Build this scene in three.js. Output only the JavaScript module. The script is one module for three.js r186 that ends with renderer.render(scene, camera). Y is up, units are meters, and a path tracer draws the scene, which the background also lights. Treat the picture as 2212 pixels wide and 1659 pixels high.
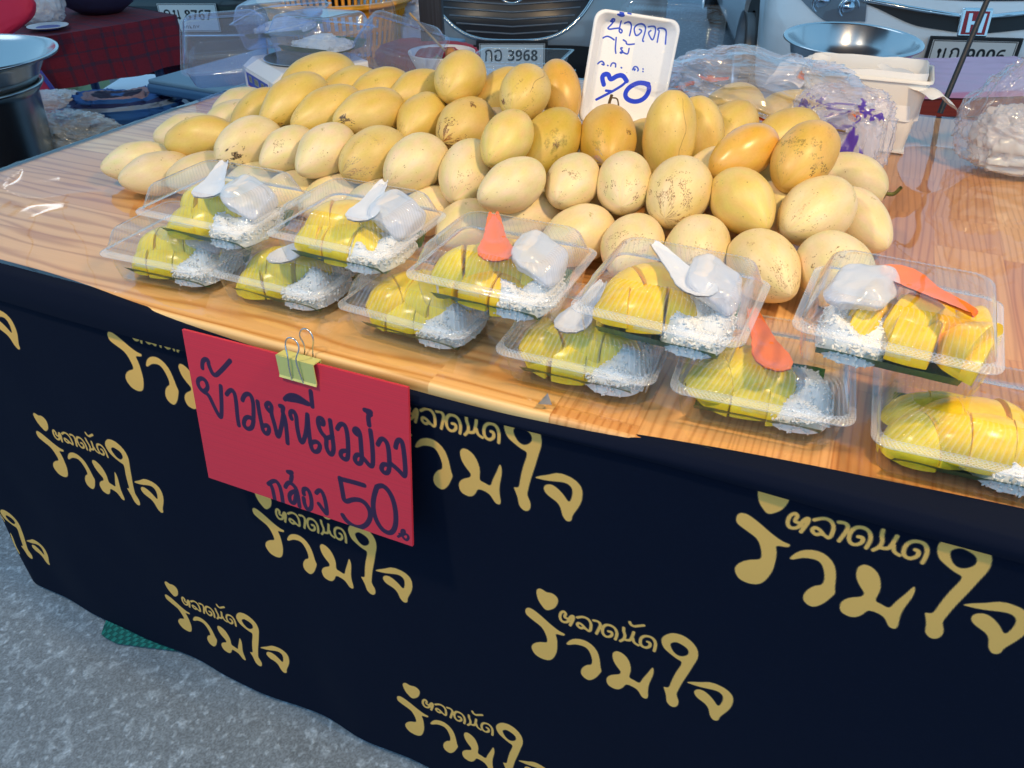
import * as THREE from 'three';
import { mergeGeometries } from 'three/addons/utils/BufferGeometryUtils.js';
import { RoundedBoxGeometry } from 'three/addons/geometries/RoundedBoxGeometry.js';
import { ImprovedNoise } from 'three/addons/math/ImprovedNoise.js';
import { RectAreaLightUniformsLib } from 'three/addons/lights/RectAreaLightUniformsLib.js';
import { Brush, Evaluator, SUBTRACTION } from 'three-bvh-csg';

// ---------- camera, sky, light, exposure ----------
RectAreaLightUniformsLib.init();
const scene = new THREE.Scene();
const camera = new THREE.PerspectiveCamera(53.06, 4 / 3, 0.05, 200);
camera.position.set(0, 1.24, 0);
camera.rotation.set(THREE.MathUtils.degToRad(-35), 0, 0);
camera.focus = 1.05;
camera.userData.fStop = 20;
const renderer = new THREE.WebGLRenderer({ antialias: true });
renderer.toneMapping = THREE.LinearToneMapping;
renderer.toneMappingExposure = 1.0;
renderer.shadowMap.enabled = true;
{ // blue hour sky: even, a little paler toward the horizon
  const w = 64, h = 32, d = new Float32Array(w * h * 4);
  for (let j = 0; j < h; j++) {
    const el = ((j + 0.5) / h - 0.5) * Math.PI, k = Math.pow(1 - Math.max(0, Math.sin(el)), 3);
    for (let i = 0; i < w; i++) {
      const o = (j * w + i) * 4;
      d[o] = 0.23 + 0.17 * k; d[o + 1] = 0.54 + 0.23 * k; d[o + 2] = 0.86 + 0.24 * k; d[o + 3] = 1;
    }
  }
  const t = new THREE.DataTexture(d, w, h, THREE.RGBAFormat, THREE.FloatType);
  t.mapping = THREE.EquirectangularReflectionMapping; t.magFilter = THREE.LinearFilter; t.needsUpdate = true;
  scene.background = t; scene.environment = t;
}
const sun = new THREE.DirectionalLight(0xe4f2ff, 0.4);
sun.position.set(-3, 6, -2); sun.castShadow = true; sun.shadow.radius = 60;
Object.assign(sun.shadow.camera, { left: -6, right: 6, top: 6, bottom: -6, near: 0.1, far: 30 });
scene.add(sun, sun.target);

// ---------- helpers ----------
const D2R = Math.PI / 180, TABLE_TURN = -24 * D2R, TOP = 0.78;
const perlin = new ImprovedNoise();
const noise = (x, y = 0, z = 0) => perlin.noise(x + 100.37, y + 57.11, z + 31.7);
const fbm = (x, y, z = 0, o = 4) => { let s = 0, a = 0.5, f = 1; for (let i = 0; i < o; i++) { s += a * noise(x * f, y * f, z * f + i * 7.3); a *= 0.5; f *= 2.03; } return s; };
function random(seed) { let a = seed >>> 0; return () => { a = (a + 0x6d2b79f5) >>> 0; let t = Math.imul(a ^ (a >>> 15), 1 | a); t = (t + Math.imul(t ^ (t >>> 7), 61 | t)) ^ t; return ((t ^ (t >>> 14)) >>> 0) / 4294967296; }; }
const rnd = random(11);
const lerp = (a, b, t) => a + (b - a) * t, clamp = (x, a = 0, b = 1) => Math.min(b, Math.max(a, x));
const smooth = (a, b, x) => { const t = clamp((x - a) / (b - a)); return t * t * (3 - 2 * t); };
const curve = (pts, x) => { if (x <= pts[0][0]) return pts[0][1]; for (let i = 1; i < pts.length; i++) if (x <= pts[i][0]) return lerp(pts[i - 1][1], pts[i][1], smooth(pts[i - 1][0], pts[i][0], x)); return pts[pts.length - 1][1]; };
const V = (x, y, z) => new THREE.Vector3(x, y, z);
// a place on the stall: u metres along its front edge, v metres back from it, h metres above the table top
const onTable = (u, v, h = 0) => V(-1 + u * Math.cos(TABLE_TURN) - v * Math.sin(TABLE_TURN), TOP + h, -1.075 - u * Math.sin(TABLE_TURN) - v * Math.cos(TABLE_TURN));
const taken = {};
const numbered = (n) => { const k = taken[n] = (taken[n] ?? -1) + 1; return k ? n + '_' + String(k).padStart(3, '0') : n; };
const shadows = (o) => { o.castShadow = true; o.receiveShadow = true; return o; };
function tag(o, label, category, group) { o.userData.label = label; o.userData.category = category; if (group) o.userData.group = group; return o; }
function thing(name, label, category, pos = [0, 0, 0], turn = 0, group) {
  const o = new THREE.Group(); o.name = numbered(name); scene.add(o);
  if (pos.isVector3) o.position.copy(pos); else o.position.set(...pos);
  o.rotation.y = turn; return tag(o, label, category, group);
}
function part(parent, name, geo, mat, pos, rot) {
  const m = shadows(new THREE.Mesh(Array.isArray(geo) ? mergeGeometries(geo.map(plain)) : geo, mat)); m.name = name;
  if (pos) m.position.set(...(pos.isVector3 ? pos.toArray() : pos)); if (rot) m.rotation.set(...rot);
  parent.add(m); return m;
}
function solo(name, geo, mat, label, category, pos, turn = 0, group) {
  const m = shadows(new THREE.Mesh(Array.isArray(geo) ? mergeGeometries(geo.map(plain)) : geo, mat)); m.name = numbered(name); scene.add(m);
  if (pos) m.position.copy(pos.isVector3 ? pos : V(...pos)); m.rotation.y = turn; return tag(m, label, category, group);
}
function structure(name, geo, mat) { const m = shadows(new THREE.Mesh(geo, mat)); m.name = name; m.userData.kind = 'structure'; scene.add(m); return m; }
function plain(g) { g = g.index ? g.toNonIndexed() : g; for (const k of Object.keys(g.attributes)) if (!['position', 'normal', 'uv'].includes(k)) g.deleteAttribute(k); if (!g.attributes.uv) g.setAttribute('uv', new THREE.BufferAttribute(new Float32Array(g.attributes.position.count * 2), 2)); return g; }
// a sheet of (nu x nv) cells: f(a, b) with a, b in 0..1 gives [x, y, z] and optionally [u, v]
function sheet(nu, nv, f, closeU = false) {
  const p = [], t = [], ix = [];
  for (let j = 0; j <= nv; j++) for (let i = 0; i <= nu; i++) { const q = f(i / nu, j / nv); p.push(q[0], q[1], q[2]); t.push(q.length > 3 ? q[3] : i / nu, q.length > 3 ? q[4] : j / nv); }
  for (let j = 0; j < nv; j++) for (let i = 0; i < nu; i++) { const a = j * (nu + 1) + i, b = a + 1, c = a + nu + 1, d = c + 1; ix.push(a, b, d, a, d, c); }
  const g = new THREE.BufferGeometry();
  g.setAttribute('position', new THREE.Float32BufferAttribute(p, 3)); g.setAttribute('uv', new THREE.Float32BufferAttribute(t, 2)); g.setIndex(ix); g.computeVertexNormals();
  if (closeU) { const n = g.attributes.normal; for (let j = 0; j <= nv; j++) { const a = j * (nu + 1), b = a + nu; const s = V(n.getX(a) + n.getX(b), n.getY(a) + n.getY(b), n.getZ(a) + n.getZ(b)).normalize(); n.setXYZ(a, s.x, s.y, s.z); n.setXYZ(b, s.x, s.y, s.z); } }
  return g;
}
const box = (w, h, d, x = 0, y = 0, z = 0, r = 0) => (r ? new RoundedBoxGeometry(w, h, d, 2, r) : new THREE.BoxGeometry(w, h, d)).translate(x, y, z);
const cyl = (r1, r2, h, x = 0, y = 0, z = 0, n = 24) => new THREE.CylinderGeometry(r1, r2, h, n).translate(x, y, z);
const lathe = (pts, n = 64) => new THREE.LatheGeometry(pts.map(([x, y]) => new THREE.Vector2(x, y)), n);
const tube = (pts, r, n = 40, m = 8, closed = false) => new THREE.TubeGeometry(new THREE.CatmullRomCurve3(pts.map((p) => V(...p)), closed), n, r, m, closed);
function bar(a, b, r, n = 10) { a = V(...a); b = V(...b); const g = new THREE.CylinderGeometry(r, r, a.distanceTo(b), n); g.applyQuaternion(new THREE.Quaternion().setFromUnitVectors(V(0, 1, 0), b.clone().sub(a).normalize())); const c = a.add(b).multiplyScalar(0.5); return g.translate(c.x, c.y, c.z); }

// ---------- textures ----------
function canvasTexture(w, h, draw, srgb = true) {
  const c = document.createElement('canvas'); c.width = w; c.height = h; const x = c.getContext('2d'); draw(x, w, h);
  const t = new THREE.CanvasTexture(c); if (srgb) t.colorSpace = THREE.SRGBColorSpace; return t;
}
function pixelTexture(w, h, f, srgb = true, wrap = THREE.RepeatWrapping) { // f(i, j) -> [r, g, b] in 0..255
  const d = new Uint8Array(w * h * 4);
  for (let j = 0; j < h; j++) for (let i = 0; i < w; i++) { const c = f(i, j), o = (j * w + i) * 4; d[o] = clamp(c[0], 0, 255); d[o + 1] = clamp(c[1], 0, 255); d[o + 2] = clamp(c[2], 0, 255); d[o + 3] = 255; }
  const t = new THREE.DataTexture(d, w, h); t.magFilter = THREE.LinearFilter; t.wrapS = t.wrapT = wrap; if (srgb) t.colorSpace = THREE.SRGBColorSpace; t.needsUpdate = true; return t;
}
function inkPath(x, pts, sx, sy, ox = 0, oy = 0, close = false) {
  const p = pts.map(([a, b]) => [ox + a * sx, oy + b * sy]); x.beginPath();
  if (close) { const n = p.length, m = (i) => [(p[i % n][0] + p[(i + 1) % n][0]) / 2, (p[i % n][1] + p[(i + 1) % n][1]) / 2]; x.moveTo(...m(n - 1)); for (let i = 0; i < n; i++) x.quadraticCurveTo(...p[i], ...m(i)); x.closePath(); return; }
  x.moveTo(...p[0]);
  for (let i = 1; i < p.length - 1; i++) x.quadraticCurveTo(...p[i], (p[i][0] + p[i + 1][0]) / 2, (p[i][1] + p[i + 1][1]) / 2);
  x.lineTo(...p[p.length - 1]);
}
const phys = (o) => new THREE.MeshPhysicalMaterial({ side: THREE.DoubleSide, ...o });
const rgb = (r, g, b) => new THREE.Color().setRGB(r, g, b);
const matte = (c, roughness = 0.7, more = {}) => phys({ color: c, roughness, ...more });
const LOGO_FILLS=[[[13,38],[14,45],[19,48],[24,46],[27,45],[32,47],[38,46],[42,41],[42,34],[39,24],[34,18],[27,13],[21,19],[16,26]],[[0,0],[1,5],[5,8],[12,7],[24,0],[35,-8],[47,-14],[54,-14],[53,-19],[47,-20],[41,-21],[44,-28],[45,-41],[45,-55],[40,-72],[33,-79],[23,-80],[15,-77],[9,-66],[12,-56],[21,-47],[31,-44],[31,-37],[28,-27],[23,-18],[14,-14],[5,-9],[1,-6]],[[55,-32],[60,-22],[67,-15],[78,-12],[88,-15],[96,-24],[100,-37],[102,-52],[104,-57],[103,-61],[101,-66],[98,-74],[92,-83],[86,-85],[79,-81],[77,-73],[79,-64],[85,-55],[90,-53],[91,-45],[88,-34],[83,-25],[76,-24],[67,-26],[59,-33]],[[114,-17],[118,-12],[124,-12],[132,-17],[137,-28],[139,-39],[137,-52],[144,-53],[151,-56],[153,-46],[158,-33],[161,-23],[163,-19],[165,-25],[165,-35],[162,-50],[162,-63],[164,-75],[162,-80],[156,-79],[152,-71],[146,-66],[135,-65],[133,-73],[127,-81],[120,-82],[113,-79],[110,-70],[112,-62],[119,-55],[126,-52],[127,-46],[122,-41],[116,-32],[114,-24]],[[166,32],[168,40],[174,48],[182,52],[193,51],[203,44],[209,34],[210,21],[207,9],[204,-7],[199,-27],[196,-45],[195,-53],[199,-60],[200,-69],[197,-76],[191,-77],[185,-71],[184,-61],[181,-53],[178,-46],[185,-46],[186,-34],[189,-14],[195,7],[188,8],[178,14],[170,20]],[[177,29],[179,34],[184,37],[192,35],[198,31],[199,23],[194,17],[188,15],[182,19]],[[202,-25],[210,-19],[219,-15],[227,-9],[239,-8],[250,-12],[257,-20],[258,-36],[254,-49],[248,-62],[248,-68],[246,-72],[241,-73],[236,-66],[234,-56],[229,-49],[221,-46],[215,-41],[213,-35],[216,-29],[223,-27],[231,-31],[238,-38],[243,-46],[246,-37],[246,-25],[241,-20],[233,-20],[220,-24],[208,-25]]];
const LOGO_STROKES=[[[56,14],[52,13],[51,16],[53,21],[50,24],[46,20],[45,11],[48,5],[54,6],[57,11],[58,18],[62,23],[63,18],[59,4]],[[67,22],[73,27],[80,27],[84,22],[85,14],[84,5],[78,8],[74,13],[69,14],[67,9],[72,5],[76,9]],[[87,27],[92,29],[96,25],[95,18],[92,6]],[[115,7],[117,16],[114,26],[108,29],[101,27],[98,17],[100,8],[106,6],[111,12],[110,18],[106,17]],[[123,32],[123,26],[126,20],[125,12],[121,7]],[[126,12],[132,12],[134,21],[135,30]],[[135,19],[136,12],[142,10]],[[129,45],[130,41],[135,40],[137,42],[145,47]],[[161,9],[162,18],[160,28],[154,32],[146,29],[143,20],[145,11],[151,9],[156,15],[155,21],[152,21]]];
const RED_WRITING=[[[72,215],[74,180],[92,150],[109,151],[107,186],[125,254],[166,201],[220,119]],[[56,371],[82,353],[83,299],[59,281],[34,307],[34,348],[52,373],[79,381],[93,430],[111,497],[128,527],[141,431],[152,302]],[[176,346],[199,303],[218,314],[220,375],[214,476],[215,535]],[[253,354],[264,315],[296,294],[307,343],[298,444],[286,521],[256,547],[239,521],[252,471],[277,452],[295,472]],[[328,335],[329,405],[334,484],[336,525],[352,541],[369,507],[365,472],[342,486]],[[382,377],[361,354],[382,316],[396,337],[387,383],[399,459],[405,556],[433,446],[447,370]],[[436,322],[454,315],[443,354],[452,386],[454,455],[451,556]],[[484,382],[476,350],[496,325],[509,355],[505,427],[516,547],[547,454],[561,327]],[[561,327],[560,414],[561,511],[569,562],[596,551],[609,501],[589,482],[561,511]],[[463,269],[479,237],[518,224],[553,245],[579,260],[527,254],[476,264]],[[587,174],[588,265]],[[617,357],[632,369],[632,325],[611,325],[605,362],[616,418],[641,443],[633,508],[652,555],[670,511],[667,424],[663,322]],[[641,443],[668,420]],[[693,362],[705,323],[729,322],[737,379],[734,520],[720,553],[696,536],[702,498],[730,486]],[[780,362],[763,352],[776,321],[793,340],[793,443],[794,530],[774,556],[758,528],[773,486],[796,494],[840,564],[844,422],[838,313]],[[819,197],[853,196],[826,210],[847,211],[831,225],[834,282]],[[867,387],[880,339],[903,347],[913,394],[913,532],[894,563],[874,540],[885,500],[908,499]],[[942,373],[947,329],[967,313],[976,367],[982,555],[954,514],[920,485]],[[326,895],[358,846],[383,869],[390,935],[390,1005]],[[333,886],[344,906],[347,955],[349,1004]],[[413,875],[428,829],[454,837],[471,868],[474,985]],[[460,883],[428,907],[427,977],[451,976],[462,911]],[[435,759],[462,747],[441,764],[455,769],[446,811]],[[503,883],[500,845],[527,833],[539,885],[536,966],[513,996],[500,953],[500,913]],[[566,844],[582,808],[599,829],[608,892],[610,984],[590,950],[573,918]],[[686,686],[693,766],[697,850],[741,801],[786,790],[814,833],[817,898],[788,971],[742,1004],[699,976],[685,943]],[[686,690],[742,684],[795,683]],[[853,666],[831,750],[831,863],[858,946],[894,966],[920,934],[933,852],[928,742],[907,669],[878,641],[853,666]],[[937,964],[969,919],[987,939],[974,975],[956,955],[952,909],[970,900],[963,942],[944,941]]];
const TRAY_WRITING=[[[[256,30],[296,20],[340,29],[308,40],[256,30]],[[277,11],[320,12]],[[369,7],[404,9]],[[204,87],[235,96],[252,74],[225,65],[206,75],[243,90],[208,127],[183,149],[206,158],[254,145],[311,135]],[[324,76],[322,126],[321,163],[353,175],[361,150],[329,138]],[[369,88],[395,72],[430,74],[456,99],[456,142],[452,183]],[[553,119],[601,122],[533,185],[500,148],[488,111],[520,79],[569,69],[624,90],[623,146],[610,212],[627,213]],[[649,87],[689,74],[738,82],[744,138],[731,201],[680,158],[662,133],[688,114]],[[771,101],[756,91],[784,82],[835,81],[866,99],[877,155],[885,208]],[[785,107],[785,150],[787,203]],[[151,236],[184,214],[236,220],[282,238]],[[302,216],[309,268],[315,317],[330,348]],[[394,295],[369,295],[390,316],[409,322],[396,344],[373,335],[401,328],[455,343],[474,334],[474,291]],[[389,227],[429,236],[428,254],[455,260],[524,247]],[[140,460],[171,429],[207,441],[220,465],[190,459]],[[257,462],[264,463]],[[295,464],[301,434],[339,433],[353,442],[354,464]],[[421,463],[428,465]],[[560,467],[566,437],[608,436],[630,460],[623,470]],[[563,461],[595,455],[582,470]],[[680,446],[683,449]],[[684,468],[688,470]]],[[[251,631],[215,580],[228,544],[285,534],[310,573],[335,576],[394,536],[459,526],[514,571]],[[778,572],[693,563],[614,588],[547,632],[521,686],[550,728],[629,745],[710,733],[776,690],[802,629],[789,581],[736,569]]],[[[514,571],[491,602],[417,651],[343,694],[194,773]],[[291,682],[365,681]]]];
const MANGOES=[
 ["a1",-0.6125,0.8131,-1.2401,0.0687,1.7,-75.0,-3.0,"pl1"],
 ["a2",-0.5646,0.8127,-1.1942,0.068,1.7,-58.0,-3.0,"pc1"],
 ["a3",-0.4853,0.8152,-1.1818,0.068,1.7,-62.0,-3.0,"pc1"],
 ["a4",-0.3953,0.8139,-1.1379,0.068,1.6,-60.0,-3.0,"pl1"],
 ["a5",-0.3286,0.8134,-1.1076,0.0685,1.6,-50.0,-3.0,"pl2"],
 ["a6",-0.2632,0.8143,-1.083,0.071,1.6,-45.0,-3.0,"pl0"],
 ["a7",-0.1967,0.8137,-1.0625,0.0681,1.6,-50.0,-3.0,"pl0"],
 ["a8",-0.1221,0.8126,-1.0396,0.068,1.6,-40.0,-3.0,"pl0"],
 ["a9",-0.0662,0.8129,-0.9852,0.068,1.6,-35.0,-3.0,"pl0"],
 ["a10",0.0186,0.8169,-0.9946,0.0769,1.55,-55.0,-3.0,"pl0"],
 ["a11",0.0866,0.8177,-0.941,0.0786,1.55,-50.0,-3.0,"pl0"],
 ["a12",0.1527,0.8184,-0.9036,0.0795,1.5,-25.0,-3.0,"pl1"],
 ["a13",0.2328,0.8194,-0.8924,0.0819,1.5,-25.0,-3.0,"pl2"],
 ["a14",0.3056,0.821,-0.8429,0.0815,1.5,15.0,-4.0,"sp2"],
 ["a15",0.3846,0.8228,-0.8259,0.0847,1.5,8.0,-4.0,"pl2"],
 ["b1",-0.5035,0.8492,-1.252,0.068,1.75,-78.0,-4.0,"ye0"],
 ["b2",-0.405,0.8619,-1.184,0.0745,1.55,-48.0,-8.0,"st1"],
 ["b3",-0.3374,0.864,-1.1484,0.068,1.55,-35.0,-8.0,"pl1"],
 ["b4",-0.2741,0.8718,-1.1167,0.0725,1.6,-32.0,-12.0,"pl0"],
 ["b5",-0.2006,0.8686,-1.1074,0.0777,1.55,-42.0,-6.0,"sc1"],
 ["b6",-0.1363,0.8674,-1.0755,0.0767,1.5,-38.0,-8.0,"pl1"],
 ["b7",-0.064,0.8611,-1.0634,0.0762,1.55,-18.0,-18.0,"pl2"],
 ["b8",-0.0011,0.8764,-0.9698,0.068,1.55,-52.0,-10.0,"pl1"],
 ["b9",0.0803,0.8668,-1.0074,0.0714,1.5,-25.0,-8.0,"pl1"],
 ["b10",0.1505,0.8665,-1.0011,0.0759,1.5,-10.0,-10.0,"pl2"],
 ["b11",0.2214,0.86,-0.9835,0.086,1.45,-25.0,-8.0,"sp3"],
 ["b12",0.3,0.8597,-0.952,0.0785,1.5,18.0,-10.0,"cr0"],
 ["b13",0.3912,0.8522,-0.9405,0.0859,1.5,-48.0,-8.0,"sp1"],
 ["c1",-0.3555,0.8959,-1.2856,0.0806,1.75,-42.0,-18.0,"ye1"],
 ["c2",-0.2921,0.8938,-1.2427,0.0764,1.7,-50.0,-12.0,"ye1"],
 ["c3",-0.221,0.9005,-1.2139,0.0746,1.65,-52.0,-6.0,"ys1"],
 ["c4",-0.1407,0.8903,-1.2131,0.0738,1.55,-25.0,-12.0,"ye1"],
 ["c5",-0.0726,0.8895,-1.1823,0.0819,1.45,-30.0,-8.0,"br1"],
 ["c6",-0.0085,0.9061,-1.0647,0.068,1.55,-28.0,-20.0,"cr0"],
 ["c7",0.0549,0.884,-1.1181,0.0821,1.55,-35.0,-24.0,"yg1"],
 ["c8",0.1392,0.889,-1.1224,0.086,1.45,-5.0,-16.0,"yp1"],
 ["c9",0.2283,0.8938,-1.1198,0.0782,1.65,-10.0,-72.0,"ye2"],
 ["c10",0.2858,0.8745,-1.1751,0.0755,1.65,20.0,-68.0,"ye2"],
 ["c11",0.3184,0.8919,-1.0483,0.0699,1.6,-62.0,-20.0,"or0"],
 ["c12",0.3932,0.8957,-1.0232,0.0814,1.5,-42.0,-22.0,"ym1"],
 ["d1",-0.3405,0.9029,-1.4184,0.0828,1.75,-55.0,-8.0,"ye0"],
 ["d2",-0.2767,0.8918,-1.3805,0.0747,1.65,-55.0,-6.0,"ye0"],
 ["d2b",-0.2197,0.8979,-1.34,0.0761,1.65,-52.0,-6.0,"ye0"],
 ["d3",-0.1548,0.905,-1.3071,0.0751,1.6,-52.0,-6.0,"ye1"],
 ["d4",-0.0809,0.9406,-1.2584,0.0763,1.45,-20.0,-10.0,"ye1"],
 ["d5",-0.0249,0.9006,-1.2902,0.0786,1.65,-45.0,-30.0,"ye0"],
 ["d6",0.0188,0.9353,-1.1872,0.0758,1.45,-20.0,-10.0,"ye2"],
 ["d7",0.0767,0.915,-1.2739,0.0691,1.65,15.0,-48.0,"or1"],
 ["d8",-0.1211,0.8706,-1.3859,0.0757,1.6,-40.0,-5.0,"ye0"],
 ["e1",-0.5293,0.8182,-1.542,0.0796,1.5,-50.0,-3.0,"pl1"],
 ["e2",-0.4416,0.8511,-1.3815,0.0761,1.6,-50.0,-20.0,"ye0"],
 ["e3",-0.5179,0.8165,-1.4615,0.0761,1.55,-60.0,-3.0,"pl0"],
 ["b0",-0.5773,0.8176,-1.3816,0.0749,1.6,-70.0,-3.0,"pl0"],
 ["b16",0.3581,0.821,-1.007,0.0809,1.6,-30.0,-5.0,"pl0"],
 ["b14",0.4766,0.8182,-0.9916,0.0731,1.55,25.0,-20.0,"pl0"],
 ["b15",0.5185,0.8191,-1.1475,0.0781,1.5,-125.0,10.0,"pl1"],
 ["c13",0.3478,0.8625,-1.2438,0.0816,1.6,-40.0,-20.0,"ye0"],
 ["c14",0.4323,0.8623,-1.2251,0.0826,1.6,-60.0,-10.0,"ye1"],
 ["c15",0.2,0.8525,-1.1964,0.0794,1.6,-30.0,-10.0,"ye0"],
 ["c16",0.2884,0.844,-1.089,0.0776,1.6,-40.0,-5.0,"pl0"],
 ["c17",0.3822,0.8307,-1.1211,0.0819,1.6,-40.0,-5.0,"cr0"],
 ["f1",0.3747,0.8687,-1.3421,0.0824,1.6,-60.0,-5.0,"ye0"],
 ["f2",0.4872,0.8448,-1.4035,0.086,1.6,-70.0,-5.0,"ye1"],
 ["f3",0.5288,0.836,-1.327,0.085,1.6,-60.0,-5.0,"cr0"]];

// ---------- ground ----------
const groundMap = pixelTexture(1024, 1024, (i, j) => {
  const x = i / 1024 * 36, y = j / 1024 * 36, tx = (s) => { const a = i / 1024 * Math.PI * 2, b = j / 1024 * Math.PI * 2; return [Math.cos(a) * s, Math.sin(a) * s, Math.cos(b) * s, Math.sin(b) * s]; };
  const q = tx(1), big = fbm(q[0] * 1.2 + q[2], q[1] * 1.2 + q[3], 0.3, 4), mid = fbm(x * 0.9, y * 0.9, 2, 3), fl = noise(x * 3.1, y * 2.6, 5), f2 = noise(x * 3.4, y * 2.9, 9), f3 = noise(x * 8.3, y * 6.1, 4);
  let v = 134 + big * 10 + mid * 8 + (rnd() - 0.5) * 40 + fl * 5;
  if (f2 > 0.24) v += Math.min(26, (f2 - 0.24) * 130); if (f3 > 0.3) v += Math.min(34, (f3 - 0.3) * 240);
  return [v * 0.9, v * 0.985, v * 1.07];
});
groundMap.repeat.set(26, 26);
structure('ground', new THREE.PlaneGeometry(60, 60, 1, 1).rotateX(-Math.PI / 2), phys({ map: groundMap, roughness: 0.8, bumpMap: groundMap, bumpScale: 0.003 }));

// ---------- the stall table, its vinyl, film and skirt ----------
const TABLE_LONG = 2.05, TABLE_DEEP = 1.27;
const woodTone = [[229, 181, 124], [217, 162, 104], [236, 196, 142], [211, 153, 94], [225, 174, 116]];
const planks = pixelTexture(1024, 1024, (i, j) => { // boards run along j; the sheet is 0.7 m square
  const k = Math.floor(i / 1024 * 8), r1 = random(k * 31 + 5), off = r1() * 900, seg = Math.floor((j + off) / 430), r = random(k * 77 + seg * 13 + 3);
  const base = woodTone[Math.floor(r() * 5)], s = r() * 40, cx = r() * 1.6 - 0.3;
  const x = (i / 128 - k), y = j / 1024 * 7;
  const d = Math.abs(x - cx) * 9 + 2.2 * fbm(x * 0.8 + s, y * 0.16 + s, s, 2) * 2;
  let g = Math.pow(0.5 + 0.5 * Math.sin(d * 6.4), 5) * (0.35 + 0.4 * fbm(x * 2, y * 0.3, s + 8, 2) + 0.2) + 0.3 * fbm(x * 34, y * 0.7, s + 4, 2) + 0.25 * fbm(x * 3, y * 0.25, s, 2);
  const edge = Math.min(x, 1 - x) < 0.012 ? 0.3 : 0, e2 = ((j + off) % 430) < 3 ? 0.25 : 0;
  g = clamp(g * 0.8 + edge + e2, -0.2, 1);
  return [base[0] - 8 - 50 * g, base[1] - 14 - 58 * g, base[2] - 18 - 54 * g];
});
const streaks = pixelTexture(1024, 512, (i, j) => { // long soft grain along i; 1.0 x 0.5 m
  const y = j / 512 * 5, k = Math.floor(y), r = random(k * 91 + 7), s = r() * 50, x = i / 1024 * 4.0, yy = y - k;
  const base = woodTone[Math.floor(r() * 5)];
  const d = Math.abs(yy - 0.5 - 0.3 * (r() - 0.5)) * 5 + 3.6 * fbm(x * 0.55 + s, yy * 1.4, s, 3);
  let g = Math.pow(0.5 + 0.5 * Math.sin(d * 4.4), 3) + 0.4 * fbm(x * 1.2, y * 26, s + 3, 2);
  const e = Math.min(yy, 1 - yy) < 0.02 ? 0.25 : 0;
  g = clamp(g * 0.7 + e);
  return [base[0] + 2 - 46 * g, base[1] - 1 - 58 * g, base[2] - 10 - 60 * g];
});
const vinylCut = () => 0, vinylDrop = (u) => 0.016 - 0.015 * smooth(0.95, 1.25, u) - 0.01 * smooth(0.75, 0.45, u);
{
  const t = thing('stall_table', 'long trestle table under wood print vinyl and navy skirt', 'table', onTable(0, 0, -TOP), TABLE_TURN);
  const steel = matte(0x4a4c50, 0.5, { metalness: 0.6 });
  part(t, 'tabletop', box(TABLE_LONG - 0.02, 0.03, TABLE_DEEP - 0.02, TABLE_LONG / 2, TOP - 0.023, -TABLE_DEEP / 2), matte(0x6b5a48));
  for (const x of [0.12, 1.0, 1.9]) for (const z of [-0.14, -0.62, -1.15]) part(t, 'leg', cyl(0.016, 0.016, TOP - 0.038, x, (TOP - 0.038) / 2, z, 12), steel);
}
function vinylSheet(u0, u1, map, su, sv, along) { // lies on the top and rolls over the front edge
  return sheet(60, 90, (a, b) => {
    const u = lerp(u0, u1, a), cut = vinylCut(u), drop = vinylDrop(u);
    let v = lerp(-0.0105 - drop, TABLE_DEEP, b < 0.25 ? b * 0.25 : lerp(0.0625, 1, (b - 0.25) / 0.75)), y = -0.004, z;
    if (v < 0) { const r = 0.006, s = -v; z = s < r * 1.5708 ? r * Math.sin(s / r) : r; y -= s < r * 1.5708 ? r * (1 - Math.cos(s / r)) : r + (s - r * 1.5708); z -= cut; } else z = -Math.max(v, 0) - cut * (1 - smooth(0, 0.2, v));
    const w = 0.0006 * noise(u * 9, v * 9, 3) + (v > 0 ? 0 : 0);
    return [u, TOP + y + w, z, along ? v / su : u / su, along ? u / sv : v / sv];
  });
}
streaks.repeat.set(1, 1);
const vinylA = phys({ map: streaks, roughness: 0.42 }), vinylB = phys({ map: planks, roughness: 0.42 });
{
  const a = solo('vinyl_sheet', vinylSheet(0.0, 1.1375, streaks, 1.0, 0.5, false), vinylA, 'wood print vinyl with long pale streaks along the table edge', 'table cover', onTable(0, 0, -TOP), TABLE_TURN);
  const b = solo('vinyl_sheet', vinylSheet(1.137, TABLE_LONG, planks, 0.7, 0.7, false), vinylB, 'wood print vinyl with narrow planks running away from the skirt', 'table cover', onTable(0, 0, -TOP), TABLE_TURN);
}
{ // clear film over the vinyl, slightly rippled
  const film = phys({ color: 0xffffff, transmission: 1, thickness: 0, roughness: 0.035, ior: 1.5 });
  const g = sheet(330, 230, (a, b) => {
    const u = lerp(0.004, TABLE_LONG, a), v = lerp(0.004, TABLE_DEEP - 0.004, b) + vinylCut(u);
    const fold = Math.abs(noise(u * 5 + v * 2.2, v * 4 - u, 8)), n = 0.0004 * noise(u * 16, v * 13, 1) + 0.0008 * noise(u * 5.2 + v * 2, v * 6, 2) + 0.0016 * Math.exp(-fold * 26);
    return [u, TOP + 0.0002 + Math.max(-0.0028, n), -Math.min(v, TABLE_DEEP - 0.002)];
  });
  solo('plastic_film', g, film, 'rippled clear plastic film spread over the wood print vinyl', 'plastic film', onTable(0, 0, -TOP), TABLE_TURN);
}
const navy = '#050f24';
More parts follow.
